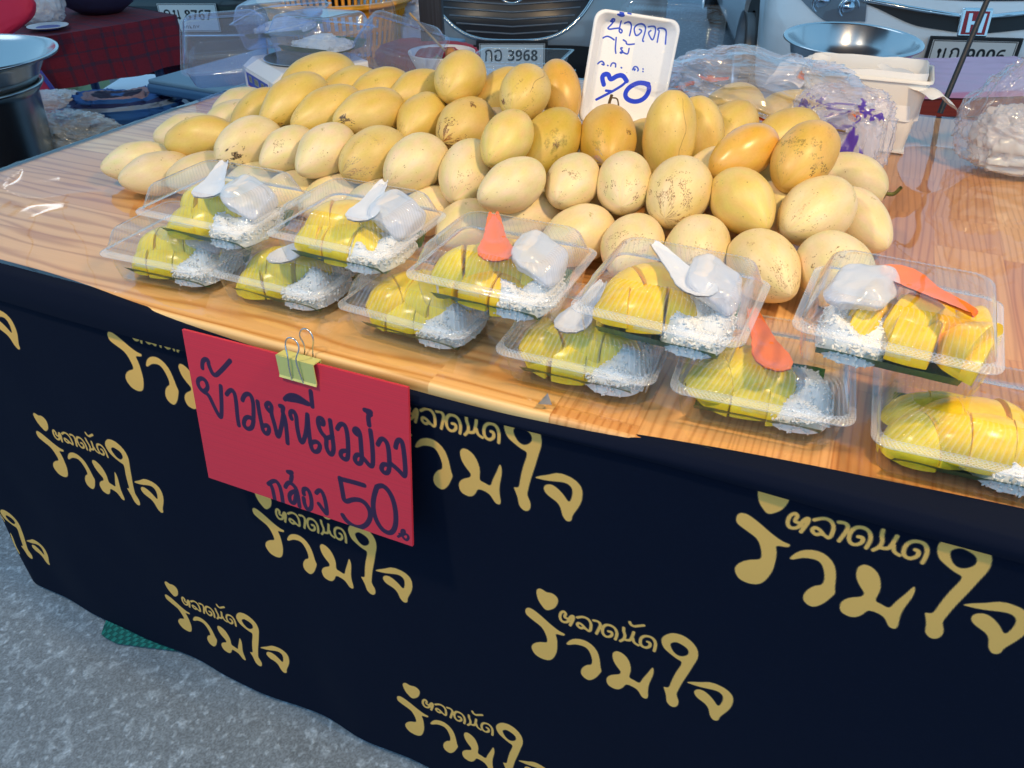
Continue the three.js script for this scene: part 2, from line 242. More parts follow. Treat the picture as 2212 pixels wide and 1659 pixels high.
const skirtMap = canvasTexture(2048, 780, (x, w, h) => { // s from -0.35 to 1.75 m, height 0..0.8 m
  x.fillStyle = navy; x.fillRect(0, 0, w, h);
  const r = random(5); for (let i = 0; i < 26000; i++) { x.fillStyle = r() < 0.5 ? 'rgba(30,56,100,0.08)' : 'rgba(0,2,10,0.12)'; x.fillRect(r() * w, r() * h, 1 + r() * 3, 1); }
  const k = w / 2.1, ky = h / 0.8;
  const put = (s, hh, cut) => {
    x.save(); if (cut) { x.beginPath(); x.rect(0, h - 0.752 * ky, w, h); x.clip(); }
    const ox = (s + 0.35) * k, oy = h - hh * ky, gold = '#ffc067';
    x.fillStyle = gold; x.strokeStyle = gold; x.lineCap = 'round'; x.lineJoin = 'round';
    LOGO_FILLS.forEach((f, i) => { x.fillStyle = i === 5 ? navy : gold; inkPath(x, f, k / 1000, -ky / 1000, ox, oy, true); x.fill(); });
    x.lineWidth = 4.2 * k / 1000; for (const q of LOGO_STROKES) { inkPath(x, q, k / 1000, -ky / 1000, ox, oy); x.stroke(); }
    for (let i = 0; i < 60; i++) { x.fillStyle = 'rgba(120,120,96,' + (0.05 + 0.12 * r()) + ')'; }
    x.restore();
  };
  for (const s of [0.07, 0.515, 0.92, 1.331]) put(s, 0.713, true);
  for (const s of [0.268, 0.697, 1.116]) put(s, 0.472, false);
  for (const s of [-0.125, 0.441, 0.91]) put(s, 0.172, false);
});
skirtMap.wrapS = skirtMap.wrapT = THREE.ClampToEdgeWrapping;
{
  const t = thing('table_skirt', 'navy cloth table skirt printed with gold market lettering', 'table skirt', onTable(0, 0, -TOP), TABLE_TURN);
  const cloth = phys({ map: skirtMap, roughness: 0.95, specularIntensity: 0.35 });
  const R = 0.05; // rounded corner, then along the left side
  const path = (s) => { // arc length -> [u, v, nu, nv]
    if (s > R) return [s, 0, 0, -1];
    const L = R * Math.PI / 2; if (s > R - L) { const a = (R - s) / R; return [R - R * Math.sin(a), R - R * Math.cos(a), -Math.sin(a), -Math.cos(a)]; }
    return [0, R + (R - L - s), -1, 0];
  };
  part(t, 'cloth', sheet(320, 34, (a, b) => {
    const s = lerp(-0.95, TABLE_LONG, a), hh = lerp(0.012, 0.752, b), q = path(s), f = 1 - b;
    const out = 0.002 + 0.012 * f * (0.5 + noise(s * 2.2, 1.7)) + 0.012 * f * noise(s * 6.5, hh * 1.5, 4) + 0.0035 * noise(s * 8 + hh * 3, hh * 7, 2) + 0.012 * f;
    return [q[0] + q[2] * out, hh + 0.004 * noise(s * 3, 9) * f, -(q[1] + q[3] * out), (s + 0.35) / 2.1, hh / 0.8];
  }), cloth);
  part(t, 'hem_band', sheet(320, 14, (a, b) => { // turned-over band along the table edge
    const s = lerp(-0.95, TABLE_LONG, a), q = path(s), top = TOP - 0.019 + 0.015 * (1 - smooth(0.5, 0.85, s)) + 0.02 * smooth(1.0, 1.42, s) + 0.0015 * noise(s * 4, 2), cut = 0.012 * smooth(0.6, 0.4, s) + Math.max(0, s - 1.2) * 0.075;
    const e = b < 0.72 ? b / 0.72 : 1, hh = lerp(0.728 + 0.03 * smooth(0.5, 1.3, s), top, e), k = b > 0.72 ? (b - 0.72) / 0.28 : 0;
    const out = 0.0105 + 0.004 * Math.sin(Math.PI * clamp(e)) + 0.0025 * Math.abs(noise(s * 5, hh * 12, 6)) - 0.003 * e - (cut + 0.008) * k;
    return [q[0] + q[2] * out, hh + 0.003 * Math.sin(k * 1.57), -(q[1] + q[3] * out)];
  }), matte(rgb(0.002, 0.0052, 0.0185), 0.95, { specularIntensity: 0.35 }));
}
{ // woven teal mat poking out under the skirt
  const weave = pixelTexture(128, 128, (i, j) => { const k = (Math.floor(i / 8) + Math.floor(j / 8)) % 2, e = (i % 8 < 1 || j % 8 < 1) ? -22 : 0; return [6 + k * 26 + e, 92 + k * 40 + e, 90 + k * 36 + e]; });
  weave.repeat.set(2.2, 3);
  solo('woven_mat', sheet(30, 12, (a, b) => [lerp(0.235, 0.49, a), 0.006 + 0.012 * smooth(0.4, 0, a) * (0.5 + noise(a * 5, b * 4)), -lerp(-0.05 + 0.075 * Math.max(0, a - 0.25) + 0.035 * smooth(0.12, 0, a), 0.4, b)]), phys({ map: weave, roughness: 0.6 }), 'teal woven plastic mat poking out under the navy skirt', 'mat', onTable(0, 0, -TOP), TABLE_TURN);
}

// ---------- mangoes ----------
function mangoShape(seed, bend, beak) { // unit: 1 wide, 1 long; stem at -z, tip at +z
  return sheet(36, 26, (a, b) => {
    const s = (1 - Math.cos(b * Math.PI)) / 2, z = s - 0.5, th = a * Math.PI * 2;
    let r = 0.5 * Math.pow(Math.max(0, 1 - Math.pow(Math.abs(2 * s - 0.94) / (s < 0.47 ? 0.94 : 1.06), 2.25)), 0.53);
    r *= 1 - (0.2 + 0.1 * Math.sin(seed * 2.1)) * smooth(0.52, 1, s) * (1 - beak);
    r *= 1 + 0.05 * noise(Math.cos(th) * 1.2 + seed, Math.sin(th) * 1.2, s * 3 + seed) * Math.sin(Math.PI * s);
    const bk = beak * 0.09 * Math.exp(-(((s - 0.93) / 0.05) ** 2)) * Math.max(0, Math.sin(th));
    return [Math.cos(th) * r * 0.985, Math.sin(th) * (r + bk) - bend * (4 * z * z) * 0.5 + bend * 0.25, z, a, 1 - s];
  }, true);
}
const mangoShapes = [mangoShape(1, 0.03, 0), mangoShape(5, 0.08, 0.3), mangoShape(9, -0.07, 0.1), mangoShape(14, 0.12, 0.25)];
const skinBase = { pl: [232, 213, 166], pc: [222, 202, 160], sp: [230, 209, 156], st: [229, 209, 160], sc: [219, 193, 120], cr: [225, 197, 116], ye: [222, 190, 104], ys: [221, 190, 108], br: [218, 187, 110], yg: [208, 177, 82], yp: [216, 174, 84], ym: [218, 178, 94], or: [224, 176, 82] };
// blemishes of single fruits: [look, right, up] on the visible face (-1..1), size across and along in metres, count, dot sizes
const BLEMISHES = {
  b2: [['dark', -0.1, -0.6, 0.02, 0.012, 420, 0.8, 2.6], ['dark', -0.72, -0.37, 0.006, 0.005, 70, 0.8, 2.2], ['dark', 0.08, -0.22, 0.012, 0.005, 110, 0.7, 2.2], ['dark', 0.0, -0.4, 0.005, 0.008, 90, 0.7, 2.2]],
  b5: [['mauve', -0.55, -0.2, 0.02, 0.026, 900, 0.5, 2.2], ['mauve', -0.3, -0.55, 0.016, 0.014, 420, 0.5, 2], ['mauve', 0.2, 0.6, 0.03, 0.01, 160, 0.4, 1.4]],
  c3: [['dark', -0.3, 0.12, 0.006, 0.006, 160, 0.7, 2.4], ['dark', -0.25, -0.2, 0.004, 0.01, 120, 0.6, 2], ['mauve', -0.88, -0.42, 0.006, 0.005, 160, 0.8, 2.4]],
  c5: [['brown', -0.35, 0.32, 0.017, 0.012, 620, 0.5, 2.2], ['rust', -0.33, -0.22, 0.013, 0.012, 560, 0.6, 2.4], ['brown', -0.28, -0.62, 0.013, 0.012, 620, 0.6, 2.4], ['brown', 0.22, -0.42, 0.012, 0.012, 160, 0.5, 1.8], ['brown', 0.3, 0.78, 0.006, 0.005, 90, 0.5, 1.8]],
  c7: [['olive', 0.45, 0.15, 0.016, 0.018, 420, 1, 4], ['brown', 0.42, 0.2, 0.006, 0.008, 50, 0.6, 1.6]],
  c8: [['grey', -0.5, -0.33, 0.008, 0.011, 420, 0.8, 2.8], ['bruise', -0.27, -0.7, 0.008, 0.009, 340, 0.8, 2.8], ['olive', -0.4, 0.37, 0.009, 0.011, 180, 1, 3.4], ['brown', 0.75, 0.45, 0.004, 0.005, 60, 0.6, 1.8]],
  b11: [['brown', -0.25, -0.35, 0.024, 0.02, 760, 0.4, 1.5], ['brown', 0.4, -0.35, 0.022, 0.016, 620, 0.4, 1.5], ['brown', 0, 0.6, 0.034, 0.014, 640, 0.4, 1.3], ['brown', -0.5, 0.3, 0.014, 0.02, 240, 0.4, 1.4], ['brown', 0.2, -0.8, 0.03, 0.01, 260, 0.4, 1.3]],
  a14: [['brown', 0.3, 0.05, 0.024, 0.016, 520, 0.4, 1.4], ['brown', 0.1, 0.45, 0.03, 0.01, 220, 0.4, 1.3], ['brown', 0.6, -0.4, 0.02, 0.02, 420, 0.4, 1.5]],
  b13: [['brown', -0.2, 0.2, 0.04, 0.03, 150, 0.4, 1.3], ['brown', 0.3, -0.3, 0.04, 0.03, 170, 0.4, 1.4]],
  a15: [['brown', -0.1, 0.6, 0.04, 0.012, 120, 0.5, 1.5], ['brown', -0.7, 0.1, 0.008, 0.012, 80, 0.5, 1.6]],
  a13: [['brown', 0.1, 0.1, 0.03, 0.014, 150, 0.4, 1.3]], a12: [['brown', 0.1, 0.55, 0.03, 0.014, 360, 0.4, 1.4]],
  c12: [['moss', 0.0, 0.62, 0.035, 0.016, 520, 0.7, 2.8], ['dark', 0.75, -0.25, 0.012, 0.014, 190, 0.5, 1.7], ['moss', -0.6, 0.3, 0.01, 0.02, 120, 0.7, 2.2]],
  b10: [['brown', -0.6, 0.25, 0.012, 0.01, 170, 0.4, 1.5], ['brown', 0.0, -0.6, 0.012, 0.006, 130, 0.4, 1.5], ['brown', 0.75, -0.1, 0.006, 0.02, 120, 0.5, 1.6]],
  b9: [['brown', 0.2, 0.6, 0.014, 0.006, 100, 0.4, 1.5], ['brown', -0.1, -0.7, 0.026, 0.005, 130, 0.4, 1.3]],
  d6: [['bruise', -0.85, 0.1, 0.004, 0.004, 120, 0.8, 2], ['brown', 0.4, -0.4, 0.012, 0.006, 24, 0.8, 1.8], ['brown', 0.1, 0.65, 0.02, 0.004, 60, 0.5, 1.4]],
  c1: [['olive', 0.1, -0.45, 0.012, 0.012, 160, 1, 3], ['brown', 0.1, -0.5, 0.006, 0.006, 60, 0.6, 1.8]], b3: [['brown', 0.0, 0.5, 0.014, 0.01, 120, 0.4, 1.6]], b7: [['brown', -0.1, -0.8, 0.014, 0.006, 130, 0.4, 1.5]],
  b4: [['russet', 0.1, 0.3, 0.02, 0.02, 80, 0.6, 2]], b6: [['brown', -0.7, -0.1, 0.012, 0.02, 130, 0.4, 1.4], ['brown', -0.2, -0.7, 0.016, 0.006, 90, 0.5, 1.6]],
};
function onFace(p, lf, yaw, pitch, right, up) { // [u, s] on the skin of a fruit for an offset on the face it turns to the buyer
  const c = V(-p[0], 1.24 - p[1], -p[2]).normalize(), r = V(0, 1, 0).cross(c).normalize(), w = c.clone().cross(r);
  const k = Math.sqrt(Math.max(0, 1 - right * right - up * up)), n = c.multiplyScalar(k).addScaledVector(r, right).addScaledVector(w, up).normalize();
  n.applyQuaternion(new THREE.Quaternion().setFromEuler(new THREE.Euler(-pitch * D2R, yaw * D2R, 0, 'YXZ')).invert());
  return [(Math.atan2(n.y, n.x) / (2 * Math.PI) + 1) % 1, 0.5 + 0.5 * n.z * lf / Math.sqrt(n.x * n.x + n.y * n.y + lf * lf * n.z * n.z)];
}
function mangoSkin(kind, id, spot) {
  const [k, lv] = [kind.slice(0, 2), +kind[2]], base = skinBase[k];
  return canvasTexture(512, 256, (x, w, h) => {
    const r = random(kind.charCodeAt(0) * 31 + kind.charCodeAt(1) * 7 + lv * 101), sd = r() * 40;
    const im = x.createImageData(w, h), green = k === 'pl' || k === 'cr' ? 8 : 4;
    for (let j = 0; j < h; j++) for (let i = 0; i < w; i++) {
      const a = i / w * Math.PI * 2, X = Math.cos(a) * 1.1, Y = Math.sin(a) * 1.1, Z = j / h * 2.2;
      const n = fbm(X + sd, Y, Z, 3), m = noise(X * 3 + sd, Y * 3, Z * 3 + 9), f = noise(X * 16, Y * 16, Z * 15 + sd), o = (j * w + i) * 4;
      im.data[o] = base[0] + n * 16 - m * green * 0.9 + f * 4; im.data[o + 1] = base[1] + n * 24 + m * green * 0.6 + f * 4; im.data[o + 2] = base[2] + n * 46 - m * 10 + f * 5; im.data[o + 3] = 255;
    }
    x.putImageData(im, 0, 0);
    const dot = (px, py, q, c) => { x.fillStyle = c; x.beginPath(); x.ellipse(px, py, q * (0.7 + r() * 0.6), q * (0.7 + r() * 0.6), r() * 3, 0, 7); x.fill(); };
    const speck = (n, s0, s1, al, u0 = 0, u1 = 1, v0 = 0.1, v1 = 0.97) => { for (let i = 0; i < n; i++) dot((u0 + (u1 - u0) * r()) * w, (v0 + (v1 - v0) * r()) * h, s0 + (s1 - s0) * r() * r(), `rgba(${80 + r() * 30},${52 + r() * 22},${26 + r() * 18},${al * (0.4 + 0.6 * r())})`); };
    const patch = (u, v, ru, rv, n, c, s0 = 0.6, s1 = 2.4) => { for (let i = 0; i < n; i++) { const a = r() * 7, q = Math.pow(r(), 0.7); const px = (u + Math.cos(a) * ru * q) * w, py = (v + Math.sin(a) * rv * q) * h; if (noise(px * 0.045, py * 0.045, sd) > -0.12 + q * 0.3) dot(px, py, (s0 + (s1 - s0) * r() * r()) * 1.2, c(r)); } };
    const brown = (q) => `rgba(${72 + q() * 40},${44 + q() * 24},${24 + q() * 14},${0.5 + 0.45 * q()})`, dark = (q) => `rgba(${40 + q() * 26},${30 + q() * 18},${24 + q() * 10},${0.4 + 0.5 * q()})`, olive = (q) => `rgba(${120 + q() * 30},${104 + q() * 24},${30 + q() * 20},${0.1 + 0.2 * q()})`, mauve = (q) => `rgba(${118 + q() * 40},${92 + q() * 30},${86 + q() * 34},${0.3 + 0.4 * q()})`, russet = (q) => `rgba(${140 + q() * 30},${104 + q() * 24},${74 + q() * 20},${0.18 + 0.3 * q()})`;
    speck(40 + 44 * lv, 0.5, 1.9, 0.65);
    for (let i = 0; i < 2 + lv; i++) patch(r(), 0.25 + 0.6 * r(), 0.02 + 0.02 * r(), 0.03 + 0.04 * r(), 40, russet, 0.6, 2);
    for (let i = 0; i < 2; i++) patch(r(), 0.2 + 0.7 * r(), 0.03, 0.05, 26, olive, 1, 3.2);
    if (lv >= 2 && k === 'pl') patch(r(), 0.8, 0.12, 0.12, 170, brown, 0.4, 1.4);
    if (k === 'pc') { for (let i = 0; i < 9; i++) { let px = (0.35 + 0.3 * r()) * w, py = (0.4 + 0.4 * r()) * h; x.strokeStyle = 'rgba(128,104,84,0.55)'; x.lineWidth = 1.1; x.beginPath(); x.moveTo(px, py); for (let q = 0; q < 9; q++) { px += (r() - 0.35) * 13; py += (r() - 0.5) * 13; x.lineTo(px, py); } x.stroke(); } patch(0.45, 0.6, 0.09, 0.14, 120, russet); }
    const looks = { brown, dark, olive, mauve, russet, rust: (q) => `rgba(${128 + q() * 40},${70 + q() * 30},${30 + q() * 12},${0.3 + 0.5 * q()})`, grey: (q) => `rgba(${160 + q() * 50},${134 + q() * 40},${126 + q() * 40},${0.5 + 0.4 * q()})`, bruise: (q) => `rgba(${84 + q() * 30},${52 + q() * 20},${44 + q() * 16},${0.5 + 0.4 * q()})`, moss: (q) => `rgba(${112 + q() * 30},${100 + q() * 20},${48 + q() * 20},${0.15 + 0.4 * q()})` };
    for (const [look, a, b, mx, my, cnt, s0, s1] of BLEMISHES[id] ?? []) { const [u, v] = spot(a, b), rr = Math.max(0.35, 2 * Math.sqrt(v * (1 - v))); for (const o of [-1, 0, 1]) patch(u + o, v, 1.35 * mx / 0.24 / rr, 1.35 * my / 0.12, cnt * 1.7, looks[look], s0, s1); }
    if (k === 'ye' && lv >= 1) { patch(0.3, 0.9, 0.2, 0.08, 90, olive, 1, 4); patch(0.7, 0.88, 0.1, 0.08, 70, brown, 0.5, 1.6); }
    if (kind === 'ye2') { for (const u of [0.12, 0.42]) { x.strokeStyle = 'rgba(110,84,40,0.75)'; x.lineWidth = 1.3; x.beginPath(); for (let q = 0; q <= 20; q++) x[q ? 'lineTo' : 'moveTo']((u + 0.012 * Math.sin(q * 0.5) + r() * 0.004) * w, (0.1 + q * 0.035) * h); x.stroke(); } speck(30, 0.8, 2.2, 0.7); }
    x.fillStyle = 'rgba(96,76,44,0.85)'; x.fillRect(0, 0, w, 3); patch(0.25, 0.955, 0.2, 0.02, 14, brown, 0.6, 1.6);
  });
}
const skinMats = {};
const skinOf = (k, id, spot) => skinMats[BLEMISHES[id] ? id : k] ??= phys({ map: mangoSkin(k, id, spot), roughness: k === 'or0' ? 0.3 : k[0] === 'o' ? 0.36 : k[0] === 'y' ? 0.44 : 0.5, clearcoat: k === 'or0' ? 0.35 : 0.06, clearcoatRoughness: 0.3 });
const mangoLabels = {
  a1: 'pale mango lying outermost on the bare wood at the end of the heap', a2: 'pale mango on the bare wood, second from the pointed end of the heap',
  a3: 'pale mango with crackled greyish skin in the bottom row beside the food box', b1: 'yellow pointed mango resting across the pale ones at the end of the heap',
  b2: 'pale mango with a black smeared stain on its lower cheek', b5: 'yellowish mango with a wide mauve scar down one side', b11: 'pale mango covered in dense brown speckles',
  b12: 'cream mango with a blunt beak turned toward the speckled fruit beside it', b13: 'large pale mango with sparse specks resting on the bottom row', a14: 'pale mango with a brown speckled flank in the bottom row behind a food box',
  a15: 'largest pale mango in the bottom row beside the orange wood planks', c3: 'yellow mango with a blackish smear and a mauve tip', c5: 'yellow mango with a big sooty brown patch on its face',
  c7: 'yellow mango hanging tip down with a greenish bruise', c8: 'golden mango with a dry stem and two greyish scabs in front of the foam sign', c9: 'tall yellow mango standing upright beside the foam sign with a long seam',
  c10: 'yellow mango standing upright squeezed behind the tall seamed one', c11: 'glossy orange mango lying on its side with a bright highlight', c12: 'orange yellow mango mottled grey green near its stem, tip down',
  d1: 'long yellow mango on top of the heap beside the weighing scale', c1: 'long yellow mango sloping down below the topmost one by the scale', d4: 'round yellow mango perched on top of the heap in front of the foam bowl', d6: 'round golden mango on top with a small brown spot, in front of the clear tray',
  d7: 'golden mango tilted tip down beside the edge of the foam sign', e1: 'pale mango standing apart on the wood below the weighing scale', b14: 'plain pale mango leaning against the heap on the plank vinyl', b15: 'pale mango with a green brown stem beside the purple printed bag',
};
const groupOf = (k, id) => id[0] === 'f' ? ['yellow mango showing through the orange printed plastic bag', 'mangoes under the printed bag'] : k === 'o' ? ['orange mango in the upper part of the heap', 'orange mangoes'] : k === 'y' ? ['plain yellow mango packed among the others in the upper rows', 'yellow mangoes of the heap'] : id[0] === 'a' ? ['plain pale mango in the bottom row behind the food boxes', 'pale mangoes of the bottom row'] : id[0] === 'z' ? ['pale mango buried deep inside the heap', 'mangoes buried in the heap'] : id[0] === 'b' ? ['plain pale mango of the second row, resting on the bottom row', 'pale mangoes of the second row'] : ['pale or cream mango wedged between two rows of the heap', 'wedged mangoes'];
function placeMango(id, x, y, z, d, lf, yaw, pitch, skin, i) {
  const r = random(i * 53 + 9), [gl, gg] = groupOf(skin[0], id), spot = (a, b) => onFace([x, y, z], lf, yaw, pitch, a, b);
  const m = solo('mango', mangoShapes[id === 'c9' || id === 'c10' || id === 'c11' || id === 'c12' ? 1 : Math.floor(r() * 4)], skinOf(skin, id, spot), mangoLabels[id] ?? gl, 'mango', [x, y, z], 0, mangoLabels[id] ? undefined : gg);
  m.rotation.order = 'YXZ'; m.rotation.set(-pitch * D2R, yaw * D2R, BLEMISHES[id] ? 0 : (r() - 0.5) * 0.7); m.scale.set(d * (0.97 + r() * 0.05), d * (0.97 + r() * 0.04), d * lf);
  return m;
}
const stemMat = matte(rgb(0.12, 0.07, 0.03), 0.8), greenStem = matte(rgb(0.16, 0.17, 0.05), 0.7);
MANGOES.forEach((q, i) => {
  const m = placeMango(...q, i);
  const stem = (pts, r, mat) => { const g = tube(pts, r, 14, 6); g.applyMatrix4(new THREE.Matrix4().makeScale(1 / m.scale.x, 1 / m.scale.y, 1 / m.scale.z)); part(m, 'stem', g, mat); };
  if (q[0] === 'c8') { const b = -q[4] * q[5] / 2; stem([[0, 0, b + 0.004], [0.001, 0.012, b - 0.012], [0.004, 0.026, b - 0.014]], 0.0022, stemMat); stem([[0.003, 0.022, b - 0.013], [0.012, 0.022, b - 0.01], [0.016, 0.008, b - 0.002]], 0.0012, stemMat); }
  if (q[0] === 'c12') { const b = -q[4] * q[5] / 2; stem([[0.004, 0.004, b + 0.006], [0.012, 0.0, b - 0.006], [0.022, -0.004, b - 0.012]], 0.0016, stemMat); }
  if (q[0] === 'b15') { const b = -q[4] * q[5] / 2; stem([[0, 0, b + 0.004], [0.002, 0.006, b - 0.008], [0.003, 0.022, b - 0.014]], 0.003, greenStem); }
});
{ // mangoes buried in the middle of the heap, seen only in the gaps
  let n = 0; const fill = [];
  for (let k = 0; k < 9; k++) fill.push([0.4 + k * 0.092, 0.462, 0.036]);
  for (let k = 0; k < 9; k++) fill.push([0.42 + k * 0.092, 0.6, 0.036]);
  for (let k = 0; k < 5; k++) fill.push([0.56 + k * 0.088, 0.535, 0.086]);
  for (const [u, v, h] of fill) { const p = onTable(u, v, h); placeMango('z', p.x, p.y, p.z, 0.072, 1.55, -30 + 16 * noise(n * 1.7), -2, 'pl0', 200 + n++); }
}

// ---------- clear food boxes of mango and sticky rice ----------
function roundedRect(hx, hz, r, n) { // n points: [x, z, nx, nz, arc length]
  const sx = hx - r, sz = hz - r, q = Math.PI * r / 2, P = 4 * (sx + sz) + 4 * q, out = [];
  for (let i = 0; i <= n; i++) {
    let d = (i % n) / n * P, s = d; const seg = [[2 * sz, 1, 0], [q], [2 * sx, 0, -1], [q], [2 * sz, -1, 0], [q], [2 * sx, 0, 1], [q]]; let k = 0; while (d > seg[k][0] && k < 7) { d -= seg[k][0]; k++; }
    const t = d; let c;
    if (k === 0) c = [hx, sz - t, 1, 0]; else if (k === 2) c = [sx - t, -hz, 0, -1]; else if (k === 4) c = [-hx, -sz + t, -1, 0]; else if (k === 6) c = [-sx + t, hz, 0, 1];
    else { const ctr = { 1: [sx, -sz, 0], 3: [-sx, -sz, 1], 5: [-sx, sz, 2], 7: [sx, sz, 3] }[k], a = -(ctr[2] * Math.PI / 2 + t / r); c = [ctr[0] + r * Math.cos(a), ctr[1] + r * Math.sin(a), Math.cos(a), Math.sin(a)]; }
    out.push([...c, s]);
  }
  return out;
}
function shell(rows, n, ribs) { // rows of [hx, hz, corner, y, rib depth]
  const rings = rows.map(([hx, hz, r, y, rib]) => roundedRect(hx, hz, r, n).map(([x, z, a, b], i) => { const c = rib * Math.sin(i / n * ribs * Math.PI * 2); return [x + a * c, y, z + b * c]; }));
  return sheet(n, rows.length - 1, (a, b) => rings[Math.round(b * (rows.length - 1))][Math.round(a * n)], true);
}
const rimRows = [[0.0835, 0.0715, 0.016, 0.0002, 0], [0.0836, 0.0716, 0.016, 0.0018, 0.0003], [0.0805, 0.0685, 0.015, 0.0026, 0.0004], [0.0775, 0.0655, 0.014, 0.002, 0], [0.0768, 0.0648, 0.014, 0.006, 0]];
const wallRows = [[0.0768, 0.0648, 0.014, 0.006, 0], [0.0755, 0.0635, 0.014, 0.0075, 0.0008], [0.072, 0.06, 0.015, 0.019, 0.0011], [0.0685, 0.0565, 0.016, 0.031, 0.0011], [0.066, 0.054, 0.016, 0.0352, 0.001], [0.062, 0.05, 0.015, 0.0378, 0.0009], [0.0585, 0.0465, 0.013, 0.038, 0.0002]];
const topRows = [[0.0585, 0.0465, 0.013, 0.038, 0], [0.0565, 0.0445, 0.012, 0.0366, 0], [0.03, 0.022, 0.01, 0.0364, 0], [0.002, 0.0016, 0.0008, 0.0363, 0]];
for (const r of [...wallRows.slice(1), ...topRows]) r[3] = 0.006 + (r[3] - 0.006) * 0.82;
const lidRim = shell(rimRows, 240, 120), lidWall = shell(wallRows, 400, 100), lidTop = shell(topRows, 120, 1);
const trayShape = shell([[0.0775, 0.0655, 0.014, -0.0012, 0], [0.0755, 0.0635, 0.014, -0.004, 0], [0.0735, 0.0615, 0.014, -0.018, 0.0008], [0.071, 0.059, 0.014, -0.0335, 0.0008], [0.068, 0.056, 0.013, -0.0358, 0], [0.03, 0.022, 0.01, -0.0356, 0], [0.002, 0.0016, 0.0008, -0.0356, 0]], 400, 100);
const ribMap = pixelTexture(16, 2, (i) => { const v = i % 8 === 0 ? 214 : i % 8 === 1 || i % 8 === 7 ? 244 : 254; return [v, v, v]; }, false); ribMap.repeat.set(50, 1);
const knurlMap = pixelTexture(16, 16, (i, j) => { const v = ((i + j) % 8 < 3) || ((i - j + 32) % 8 < 3) ? 165 : 232; return [v, v, v]; }, false); knurlMap.repeat.set(70, 2);
const plastic = (map, tr) => phys({ color: rgb(0.93, 0.95, 1), transmission: tr, transmissionMap: map, thickness: 0, roughness: 0.03, ior: 1.5 });
const clear = phys({ color: rgb(0.95, 0.97, 1), transmission: 0.985, thickness: 0, roughness: 0.03, ior: 1.5 }), ribbed = plastic(ribMap, 0.97), knurled = plastic(knurlMap, 0.95);
function addLid(b, k = 1) { const l = part(b, 'lid', lidWall, ribbed); part(l, 'lid_top', lidTop, clear); part(l, 'rim', lidRim, knurled); return l; }
// a mango cheek (half an ellipsoid, flat side down) cut across into strips
const cheekCuts = [-1, -0.3, 0.36, 1];
const stripShapes = cheekCuts.slice(1).map((x1, k) => {
  const x0 = cheekCuts[k], L = 0.053, W = 0.0325, T = 0.035;
  const ring = (x) => { const q = Math.sqrt(Math.max(0.0004, 1 - x * x * 0.98)); const o = []; for (let i = 0; i <= 12; i++) { const a = Math.PI * i / 12; o.push([x * L, Math.pow(Math.sin(a), 0.8) * T * q, Math.cos(a) * W * q]); } for (let i = 1; i < 4; i++) o.push([x * L, -0.0008, lerp(-1, 1, i / 4) * W * q]); o.push(o[0]); return o; };
  const xs = [x0, x0, lerp(x0, x1, 0.04), lerp(x0, x1, 0.3), lerp(x0, x1, 0.5), lerp(x0, x1, 0.7), lerp(x0, x1, 0.96), x1, x1], rings = xs.map((x, i) => { const r = ring(x), s = i === 0 || i === 8 ? 0.02 : i === 1 || i === 7 ? 0.985 : 1, cx = x * L; return r.map(([a, b, c]) => [cx, 0.008 + (b - 0.008) * s, c * s]); });
  return sheet(16, 8, (a, b) => rings[Math.round(b * 8)][Math.round(a * 16)]).translate(-(x0 + x1) / 2 * L, 0, 0);
});
const fleshMap = pixelTexture(128, 128, (i, j) => { const n = fbm(i * 0.06, j * 0.03, 1, 3), f = noise(i * 0.5, j * 0.12, 4); return [248 + n * 10, 204 + n * 30 + f * 8, 26 + n * 40 + f * 10]; });
const paleFleshMap = pixelTexture(128, 128, (i, j) => { const n = fbm(i * 0.06, j * 0.03, 5, 3), f = noise(i * 0.5, j * 0.12, 7); return [246 + n * 12, 216 + n * 26 + f * 8, 48 + n * 44 + f * 10]; });
const flesh = [phys({ map: fleshMap, roughness: 0.25, specularIntensity: 0.8 }), phys({ map: paleFleshMap, roughness: 0.25, specularIntensity: 0.8 })];
